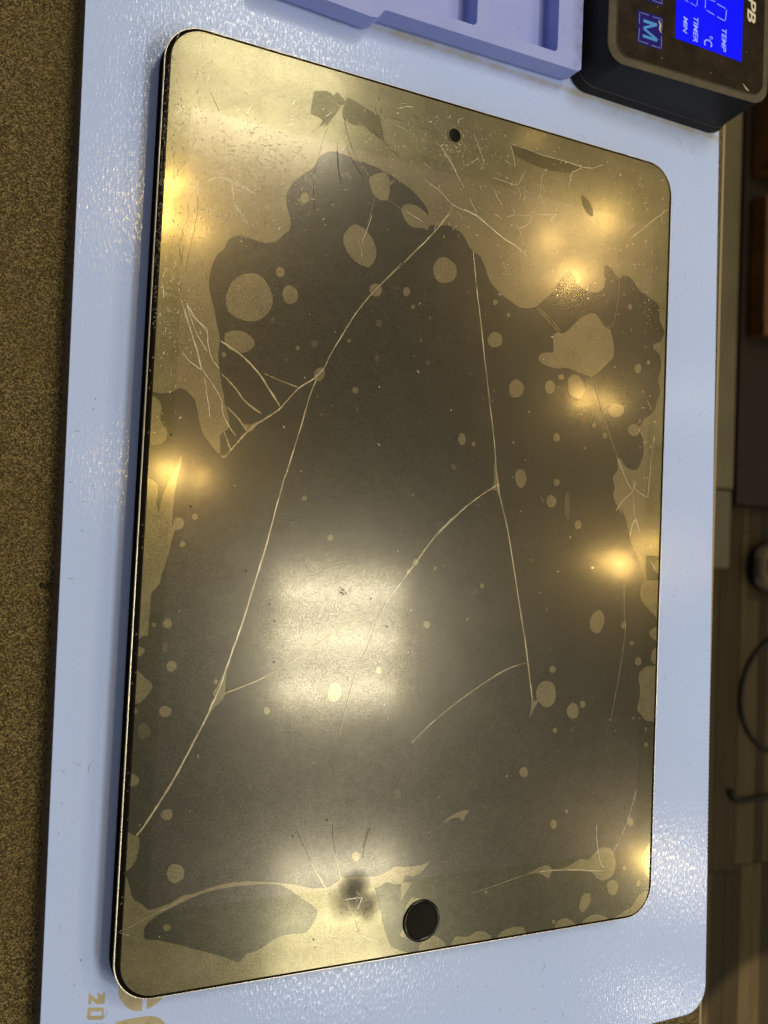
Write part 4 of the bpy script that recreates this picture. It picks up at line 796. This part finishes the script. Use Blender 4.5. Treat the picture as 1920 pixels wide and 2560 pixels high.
# ================================================================== parts tray
tray = thing("parts_tray", "lavender blue silicone parts tray with square pockets behind the tablet", "tray")
TZ = 1.0
def skew(lp): return [(x + 0, y + (x - 40) * .0105) for x, y in lp]
outer = [(45.4, 147.4), (45.9, 147.8), (46.0, 149), (46.0, 215), (-62, 215), (-62, 146.0), (-60, 144.8), (-29, 143.4), (-27.2, 143.8), (-26.0, 145.0), (-25.2, 146.4), (-24.2, 146.7), (44.0, 147.0)]
pk1 = rrect(12.75, 12.6, 1.6, 23.7, 163.6, 6); pk2 = rrect(12.6, 12.6, 1.6, -6.4, 163.4, 6); pk3 = rrect(15.5, 14.2, 2.0, -43.5, 162.4, 6)
pk = [rrect(12.75, 12, 1.6, 23.7, 192, 6), rrect(12.6, 12, 1.6, -6.4, 192, 6), rrect(15.5, 12, 2, -43.5, 192, 6)]
MB().prism([skew(outer)] + [skew(q) for q in (pk1, pk2, pk3, *pk)], MZ + 1.6, TZ, bottom=True).build("tray_body", M_tray, tray, bevel=.55, seg=3)
MB().prism(skew([(45.2, 147.9), (45.2, 214), (-61, 214), (-61, 146.5), (-27, 146.5), (-24.5, 147.4)]), MZ + .02, MZ + 1.58, bottom=False).build("tray_floor", M_tray, tray, bevel=.2)
for q in (pk1, pk2, pk3):
    cx = sum(p[0] for p in q) / len(q); cy = sum(p[1] for p in q) / len(q); hw = max(p[0] for p in q) - cx; hh = max(p[1] for p in q) - cy
    MB().prism(skew(rrect(hw - 2.1, hh - 1.4, 1.2, cx - .9, cy, 5)), MZ + 1.5, MZ + 2.0).build("pocket_pad", M_tray, tray, bevel=.4)

# ================================================================== heater controller
ctl = thing("controller", "black heater controller with glowing blue display at the top right corner", "controller")
K = 4.5 / 66
def zf(x): return 9 + (x - 50) * K
def dev_ring(x0, x1, y0, r, z=None, dz=0.):
    y1 = 262.
    return [(x, y, (zf(x) + dz) if z is None else z) for x, y in rrect((x1 - x0) / 2, (y1 - y0) / 2, r, (x0 + x1) / 2, (y0 + y1) / 2, 8)]
MB().loft([dev_ring(47.6, 116.6, 146.0, 7, z=MZ + .05), dev_ring(47.4, 116.8, 145.8, 7, z=MZ + 1.2), dev_ring(48.2, 116.6, 146.6, 7, z=MZ + 3.4), dev_ring(48.5, 116.4, 146.9, 7, z=MZ + 3.6), dev_ring(50.2, 116.0, 148.9, 6.5, dz=-.5)], cap=True).build("case", M_case, ctl, smooth=35)
MB().loft([dev_ring(50.1, 116.1, 148.8, 6.5, dz=-.48), dev_ring(50.0, 116.2, 148.7, 6.5, dz=-.1), dev_ring(50.4, 115.8, 149.1, 6.3, dz=.05)], cap=True).build("bezel", M_bezel, ctl, smooth=35)
sh = lambda dz: (lambda v: (v[0], v[1], zf(v[0]) + v[2] + dz))
face = MB().prism(rrect(30.3, 54.7, 5, 83.5, 205.9, 8), .0, .20).build("face_panel", M_panel, ctl, fn=sh(.05))
ol = rrect(30.45, 54.85, 5.1, 83.5, 205.9, 8); il = rrect(30.25, 54.65, 4.95, 83.5, 205.9, 8)
MB().prism([ol, il], .0, .24).build("panel_outline", M_frame if False else M_bezel, face, fn=sh(.05))
lcd = MB().prism([(76.11, 162.3), (104.08, 161.3), (104.3, 225), (75.7, 225)], .0, .26).build("lcd_screen", M_lcd, ctl, fn=sh(.05))
for w, p in [(0.65,[(92.98,178.51),(96.62,177.82)]),(0.65,[(97.07,177.42),(96.62,173.78)]),(0.65,[(93.13,174.08),(96.41,173.48)]),(0.61,[(88.58,175.11),(91.83,174.35)]),(0.57,[(88.08,182.67),(88.0,175.65)]),(0.57,[(88.87,179.19),(92.1,178.97)]),(0.41,[(79.44,176.17),(81.05,175.82)]),(0.41,[(81.76,175.78),(84.23,175.21)]),(0.41,[(84.71,178.39),(84.52,175.5)]),(0.49,[(96.87,184.17),(96.94,181.08)])]:
    MB().ribbon(p, w, w, .2, .30).build("display_segment", M_seg, lcd, fn=sh(.05))
key = MB().prism([(60.75,167.72),(61.16,156.93),(70.83,156.88),(70.72,167.88)], 0, .24).build("touch_key", M_btn, ctl, fn=sh(.05))
MB().prism([(60.75,182.5),(60.8,171.7),(70.72,171.7),(70.72,182.5)], 0, .24).build("touch_key", M_btn, ctl, fn=sh(.05))
mk = MB()
for w, p in [(1.05,[(63.14,164.73),(68.6,164.67)]),(0.8,[(68.2,164.6),(63.35,162.37)]),(0.8,[(63.36,162.2),(68.68,159.9)]),(0.95,[(63.1,159.73),(68.8,159.6)])]:
    mk.ribbon(p, w, w, .2, .28 + len(mk.v) * .0004, taper=False)
mk.build("key_letter", M_key, key, fn=sh(.05))
for w, p in [(0.24,[(61.6,163.25),(61.53,167.09),(65.18,167.07)]),(0.24,[(66.8,167.0),(70.46,167.13),(70.51,163.58)]),(0.24,[(61.65,161.92),(61.49,157.69),(65.26,157.58)]),(0.24,[(66.75,157.46),(70.53,157.48),(70.47,161.36)]),(0.24,[(66.6,172.35),(70.27,172.34),(70.3,174.74)]),(0.24,[(61.17,172.53),(64.78,172.53)])]:
    MB().ribbon(p, w, w, .2, .27, taper=False).build("key_bracket", M_frame, key, fn=sh(.05))
# lettering: text runs down the picture (-y), its top towards +x
def lettering(txt, x, y, length, height, mat_, parent, name="lettering", shear=.22, bold=0.):
    cu = bpy.data.curves.new(name, 'FONT'); cu.body = txt; cu.size = 1.; cu.shear = shear; cu.offset = bold
    o = bpy.data.objects.new(name, cu); COL.objects.link(o)
    dg = bpy.context.evaluated_depsgraph_get(); me = bpy.data.meshes.new_from_object(o.evaluated_get(dg))
    bpy.data.objects.remove(o); bpy.data.curves.remove(cu)
    xs = [v.co.x for v in me.vertices]; ys = [v.co.y for v in me.vertices]
    x0, x1, y0, y1 = min(xs), max(xs), min(ys), max(ys)
    for v in me.vertices:
        u = (v.co.x - x0) / (x1 - x0) * length; h = (v.co.y - y0) / (y1 - y0) * height
        X, Y = x + h, y - u
        v.co = (X * MM, Y * MM, (zf(X) + .05 + .30) * MM)
    me.materials.append(mat_.m); me.name = name
    ob = bpy.data.objects.new(name, me); COL.objects.link(ob); ob.parent = parent
    return ob
lettering("TEMP", 95.3, 170.7, 7.9, 1.9, M_seg, lcd, bold=.012)
lettering("\u00b0C", 87.9, 166.7, 3.7, 3.6, M_seg, lcd, shear=0.)
lettering("TIMER", 83.3, 171.5, 8.4, 1.9, M_seg, lcd, bold=.012)
lettering("MIN", 79.1, 170.5, 5.6, 1.7, M_seg, lcd, bold=.02)
lettering("PB", 106.1, 184.6, 8.6, 3.6, M_cream, face, bold=.02)
sc_ = MB(); rnd = random.Random(3)
for i in range(34):
    x, y = rnd.uniform(55, 112), rnd.uniform(152, 186)
    if 75 < x < 105 and y > 161: continue
    a = rnd.uniform(0, 3.1); L = rnd.choice((.12, .2, .3, .8))
    sc_.ribbon([(x, y), (x + L * math.cos(a), y + L * math.sin(a))], .16, .1, .2, .29)
sc_.ribbon([(69.2, 166.4), (69.9, 165.0), (69.6, 163.7), (70.3, 162.4)], .75, .5, .25, .34)
sc_.ribbon([(105.0, 153.9), (106.4, 152.6), (107.6, 152.0)], .25, .7, .2, .3)
sc_.build("face_scratches", M_speck, ctl, fn=sh(.05))["kind"] = "stuff"

# ================================================================== tablet
tab = thing("tablet", "tablet with cracked film covered screen lying on the pale blue mat", "tablet")
BX, BY, BR = 87.05, 125.3, 10.3
def tring(ins, z, n=14): return [(x, y, z) for x, y in rrect(BX - ins, BY - ins, max(BR - ins, 1.), n=n)]
MB().loft([tring(3.6, MZ + .04), tring(1.9, -7.15), tring(.55, -6.6), tring(.1, -5.8), tring(0, -5.0), tring(0, -.30)], cap=False, capbot=True).build("case", M_alu, tab, smooth=50)
MB().loft([tring(0, -.30), tring(.04, -.2), tring(.17, .0), tring(.25, -.01), tring(.29, -.3)], cap=False).build("rim", M_rim, tab, smooth=30)
MB().loft([tring(.27, -.35), tring(.30, -.14), tring(.8, 0.), tring(1.0, .08), tring(1.45, .1)], cap=True).build("glass_edge", M_black, tab, smooth=40)
SX, SY, SR, SCX = 85.5, 124.3, 8.8, .2
LOW = -.0003
filmo = MB().prism(rrect(SX, SY, SR, SCX, n=12), .40, .50).build("screen_film", M_film, tab); filmo.location.z = LOW

lv = [0]
def lift(base):
    lv[0] += 1
    return base + lv[0] * .00012
def sheet(name, pts, base, m, fn=None):
    z = lift(base)
    return MB().prism(pts, .49, z).build(name, m, filmo, fn=fn)
for i, p in enumerate(SHEETS): sheet("air_gap_sheet", p, .53, M_air)
for p in BONDED: sheet("bonded_patch", p, .56, M_film)
for p in ISLANDS: sheet("air_gap_sheet", p, .59, M_air)
for p in SHARDS: sheet("sunken_shard", p, .57, M_shard)
TILT = {1: (.030, .012), 2: (-.02, -.02), 3: (.02, .03), 4: (.035, -.02), 5: (-.03, .015)}
for k, p in TILTED[:3]:
    cx = sum(q[0] for q in p) / len(p); cy = sum(q[1] for q in p) / len(p); gx, gy = (g * .22 for g in TILT[k])
    sheet("loose_shard", p, .60, M_air, fn=lambda v, cx=cx, cy=cy, gx=gx, gy=gy: (v[0], v[1], v[2] + (gx * (v[0] - cx) + gy * (v[1] - cy)) if v[2] > .5 else v[2]))
rnd = random.Random(8)
def blob(cx, cy, ax, ay, bx, by):
    ph = [rnd.uniform(0, 6.28) for _ in range(3)]; o = []
    n = 26 if math.hypot(ax, ay) > 2 else 16
    for i in range(n):
        a = -2 * math.pi * i / n
        k = 1 + .025 * math.sin(2 * a + ph[0]) + .03 * math.sin(3 * a + ph[1]) + .02 * math.sin(5 * a + ph[2])
        o.append((cx + k * (ax * math.cos(a) + bx * math.sin(a)), cy + k * (ay * math.cos(a) + by * math.sin(a))))
    return [q for q in o if abs(q[0]) < SX - .02 and abs(q[1]) < SY - .02]
for cx, cy, ax, ay, bx, by, faint in BUBBLES:
    sheet("air_bubble", blob(cx, cy, ax, ay, bx, by), .545, M_airfaint if faint else M_air)
for cx, cy, ax, ay, bx, by, faint in BUBBLES_ON_TONGUE:
    sheet("air_bubble", blob(cx, cy, ax, ay, bx, by), .60, M_air)
CM = {0: M_crack, 1: M_crackdark, 2: M_glint}
for w0, w1, kind, p in CRACKS:
    q = smooth_line(p, 5) if len(p) > 2 else p
    # hairlines wander and swell a little
    if len(p) > 2: q = [(x + rnd.gauss(0, .03), y + rnd.gauss(0, .03)) for x, y in q]
    s = .36 if kind == 2 else (.5 if kind == 1 else .88)
    lo = (.09, .045, .075)[kind]
    MB().ribbon(q, max(w0 * s, lo), max(w1 * s, lo), .49, lift(.575), rough=rnd).build("crack", CM[kind], filmo)
    if kind == 0 and w0 > .28:      # glinting lip along the wider cracks
        g = MB(); i = 0
        while i < len(q) - 3:
            m_ = rnd.randint(2, 5)
            if rnd.random() < .6: g.ribbon(q[i:i + m_ + 1], .10, .07, .49, lift(.60), rough=rnd)
            i += m_
        if g.v: g.build("crack_lip", M_glint, filmo)

# soft-edged dark overlay, duller than the film, over crushed glass near the home button
M_darkspot = Mat("dull_dark_film", (.055, .048, .032), .35, .12)
_c = M_darkspot.coord(); _d = None
for d in DARK_SPOTS:
    mp = M_darkspot.n("ShaderNodeVectorMath", _operation='DISTANCE'); mp.inputs[1].default_value = (d[0] * MM, d[1] * MM, .0005); M_darkspot.l(_c, mp.inputs[0])
    e = M_darkspot.range(M_darkspot.math('ADD', mp.outputs["Value"], M_darkspot.math('MULTIPLY', M_darkspot.noise(170., 2., _c), .003)), .0012 + d[2] * .0003, .0008 + d[2] * MM, d[4], 0.)
    _d = e if _d is None else M_darkspot.math('ADD', M_darkspot.math('MULTIPLY', _d, M_darkspot.math('SUBTRACT', 1., e)), e)
_g = M_darkspot.n("ShaderNodeMixShader"); M_darkspot.l(_d, _g.inputs[0])
_tr = M_darkspot.n("ShaderNodeBsdfTransparent")
M_darkspot.l(_tr.outputs[0], _g.inputs[1]); M_darkspot.l(M_darkspot.b.outputs[0], _g.inputs[2]); M_darkspot.l(_g.outputs[0], M_darkspot.t.nodes["Material Output"].inputs["Surface"])
_cx = sum(d[0] for d in DARK_SPOTS) / len(DARK_SPOTS); _cy = sum(d[1] for d in DARK_SPOTS) / len(DARK_SPOTS)
MB().prism(rrect(11, 9.2, 8.5, _cx, _cy), .50, .5445).build("dark_spot", M_darkspot, filmo)

# splinters of crushed glass
spl = MB(); rnd = random.Random(21)
def splinter(x, y, L, w, a, z=.5):
    if abs(x) > SX - .6 or abs(y) > SY - .6: return
    t1, t2 = rnd.uniform(-.3, .3), rnd.uniform(-.3, .3)
    c_, s_ = math.cos(a), math.sin(a); b0 = len(spl.v)
    for u, v, h in ((-L / 2, 0, 0), (0, -w / 2, .02), (L / 2, 0, 0), (0, w / 2, .02), (0, 0, .12)):
        spl.v.append((x + u * c_ - v * s_, y + u * s_ + v * c_, z + .05 + h + .12 * (t1 * u * .4 + t2 * v)))
    spl.f.extend([(b0, b0 + 1, b0 + 4), (b0 + 1, b0 + 2, b0 + 4), (b0 + 2, b0 + 3, b0 + 4), (b0 + 3, b0, b0 + 4)])
for cx, cy, sx, sy, n, ang in ((-58, 96, 7, 4, 160, .2), (-50, 88, 7, 3, 60, -.35), (-66, 88, 7, 6, 110, .5), (-66, 76, 6, 3, 70, 1.1), (-81, 95, 2.5, 12, 110, 1.5), (-83, 50, 1.6, 14, 90, 1.5), (-79, 62, 2, 14, 60, 1.5), (3, 113, 6, 3, 60, 1.2), (-12, 110, 8, 4, 60, 1.4), (28, 103, 4, 2.5, 40, None), (22, 80, 3, 3, 40, None), (-60, 93, 10, 7, 110, None), (-72, 104, 8, 10, 80, 1.5), (-80, 60, 3, 20, 60, 1.5), (0, 116, 10, 5, 60, None), (30, 115, 26, 6, 70, None), (70, 105, 10, 12, 60, None), (20, 95, 16, 9, 40, None), (50, 85, 16, 14, 30, None), (80, 30, 2.5, 9, 24, 1.5), (-20, 108, 8, 6, 40, 1.4), (*SPLASH, 1.6, 2.2, 40, None), (*SPLASH, 4, 4, 40, None), (0, 0, 45, 65, 60, None), (10, 60, 50, 40, 60, None), (-20, -80, 40, 30, 30, None), (78, 78, 4, 8, 40, None)):
    for i in range(n):
        L = rnd.choice((.25, .3, .4, .6, 1.1)) * rnd.uniform(.7, 1.3)
        splinter(rnd.gauss(cx, sx), rnd.gauss(cy, sy), L, rnd.uniform(.13, .32), rnd.uniform(0, 3.14) if ang is None else rnd.gauss(ang, .35), z=.58)
for cx, cy, sx, sy, n, ang in ((-70, 100, 8, 10, 46, 1.35), (-58, 92, 9, 6, 40, .25), (-81, 65, 2.2, 22, 60, 1.52), (-10, 110, 12, 6, 26, -.6), (20, 105, 14, 8, 34, -.7), (45, 100, 16, 9, 34, -.9), (72, 95, 8, 14, 30, .8), (30, 88, 12, 8, 26, 1.2), (80, 20, 2.5, 14, 14, 1.5), (-40, 105, 10, 8, 30, .6)):
    for i in range(int(n * .55)):
        x, y = rnd.gauss(cx, sx), rnd.gauss(cy, sy); a = rnd.gauss(ang, .45); L = rnd.choice((.6, .9, 1.3, 1.8, 3.2)); k_ = rnd.gauss(0, .12)
        p = [(x, y)]
        for q_ in range(5): p.append((p[-1][0] + L / 5 * math.cos(a), p[-1][1] + L / 5 * math.sin(a))); a += k_
        if all(-85.0 < u < 85.3 and abs(v) < 123.6 for u, v in p): spl.ribbon(p, .07, .04, .53, .60, rough=rnd)
o = spl.build("glass_splinters", M_glint, tab); o.location.z = LOW; o["kind"] = "stuff"
chips = MB(); rnd = random.Random(4)
for i in range(190):
    y = rnd.gauss(80, 24) if i < 165 else rnd.uniform(-115, 110); x = -85.95 + rnd.uniform(-.45, .45)
    if abs(y) > 113: continue
    L = rnd.uniform(.15, .7); a = rnd.gauss(1.3, .6)
    chips.ribbon([(x, y), (x + L * math.cos(a), y + L * math.sin(a))], rnd.uniform(.08, .26), .06, .3, .50)
o = chips.build("edge_chips", M_speck, tab); o.location.z = LOW; o["kind"] = "stuff"

# home button and front camera
hb = MB()
def disc(cx, cy, prof, n=40): return [[(cx + r * math.cos(2 * math.pi * i / n), cy + r * math.sin(2 * math.pi * i / n), z) for i in range(n)] for r, z in prof]
hbtn = MB().loft(disc(0, -115.8, [(5.85, .48), (5.85, .80), (5.45, .84), (5.0, .80), (3.0, .74), (.4, .73)]), cap=True).build("home_button", M_button, tab, smooth=40); hbtn.location.z = LOW
M_ring = Mat("gloss_black_ring", (.006, .005, .004), .12, .10)
MB().loft(disc(0, -115.8, [(5.95, .5), (5.95, .86), (5.75, .93), (5.3, .93), (4.95, .83)]), cap=False).build("button_ring", M_ring, hbtn, smooth=60)
fc = MB().loft(disc(.35, 115.3, [(2.15, .5), (2.15, .74), (2.0, .76)], 28), cap=True).build("front_camera", M_hole, tab, smooth=30); fc.location.z = LOW
MB().loft(disc(.35, 115.3, [(2.3, .5), (2.3, .80), (2.15, .80), (2.12, .70)], 28), cap=False).build("camera_ring", M_crack, fc, smooth=30)
# smear of dirt in the glare
sm = MB(); rnd = random.Random(17)
for i in range(60):
    x, y = rnd.gauss(SMEAR[0], 1.1), rnd.gauss(SMEAR[1], .8)
    a = rnd.uniform(0, 3.14); L = rnd.uniform(.2, .8)
    sm.ribbon([(x, y), (x + L * math.cos(a), y + L * math.sin(a))], rnd.uniform(.15, .4), .1, .5, .56)
for i in range(26):
    t_ = i / 25; x = SMEAR[0] + 1 + 6.5 * t_; y = SMEAR[1] + 1.1 + 1.6 * math.sin(t_ * 2.4) + rnd.gauss(0, .08)
    if rnd.random() < .75: sm.ribbon([(x, y), (x + .2, y + .03)], .12, .08, .5, .56)
for x, y in SPECKS: sm.ribbon([(x, y - .2), (x + .05, y + .2)], .42, .42, .5, .56, taper=False)
M_dirt = Mat("brown_dirt", (.035, .022, .014), .7, .2)
o = sm.build("dirt_smear", M_dirt, tab); o.location.z = LOW; o["kind"] = "stuff"
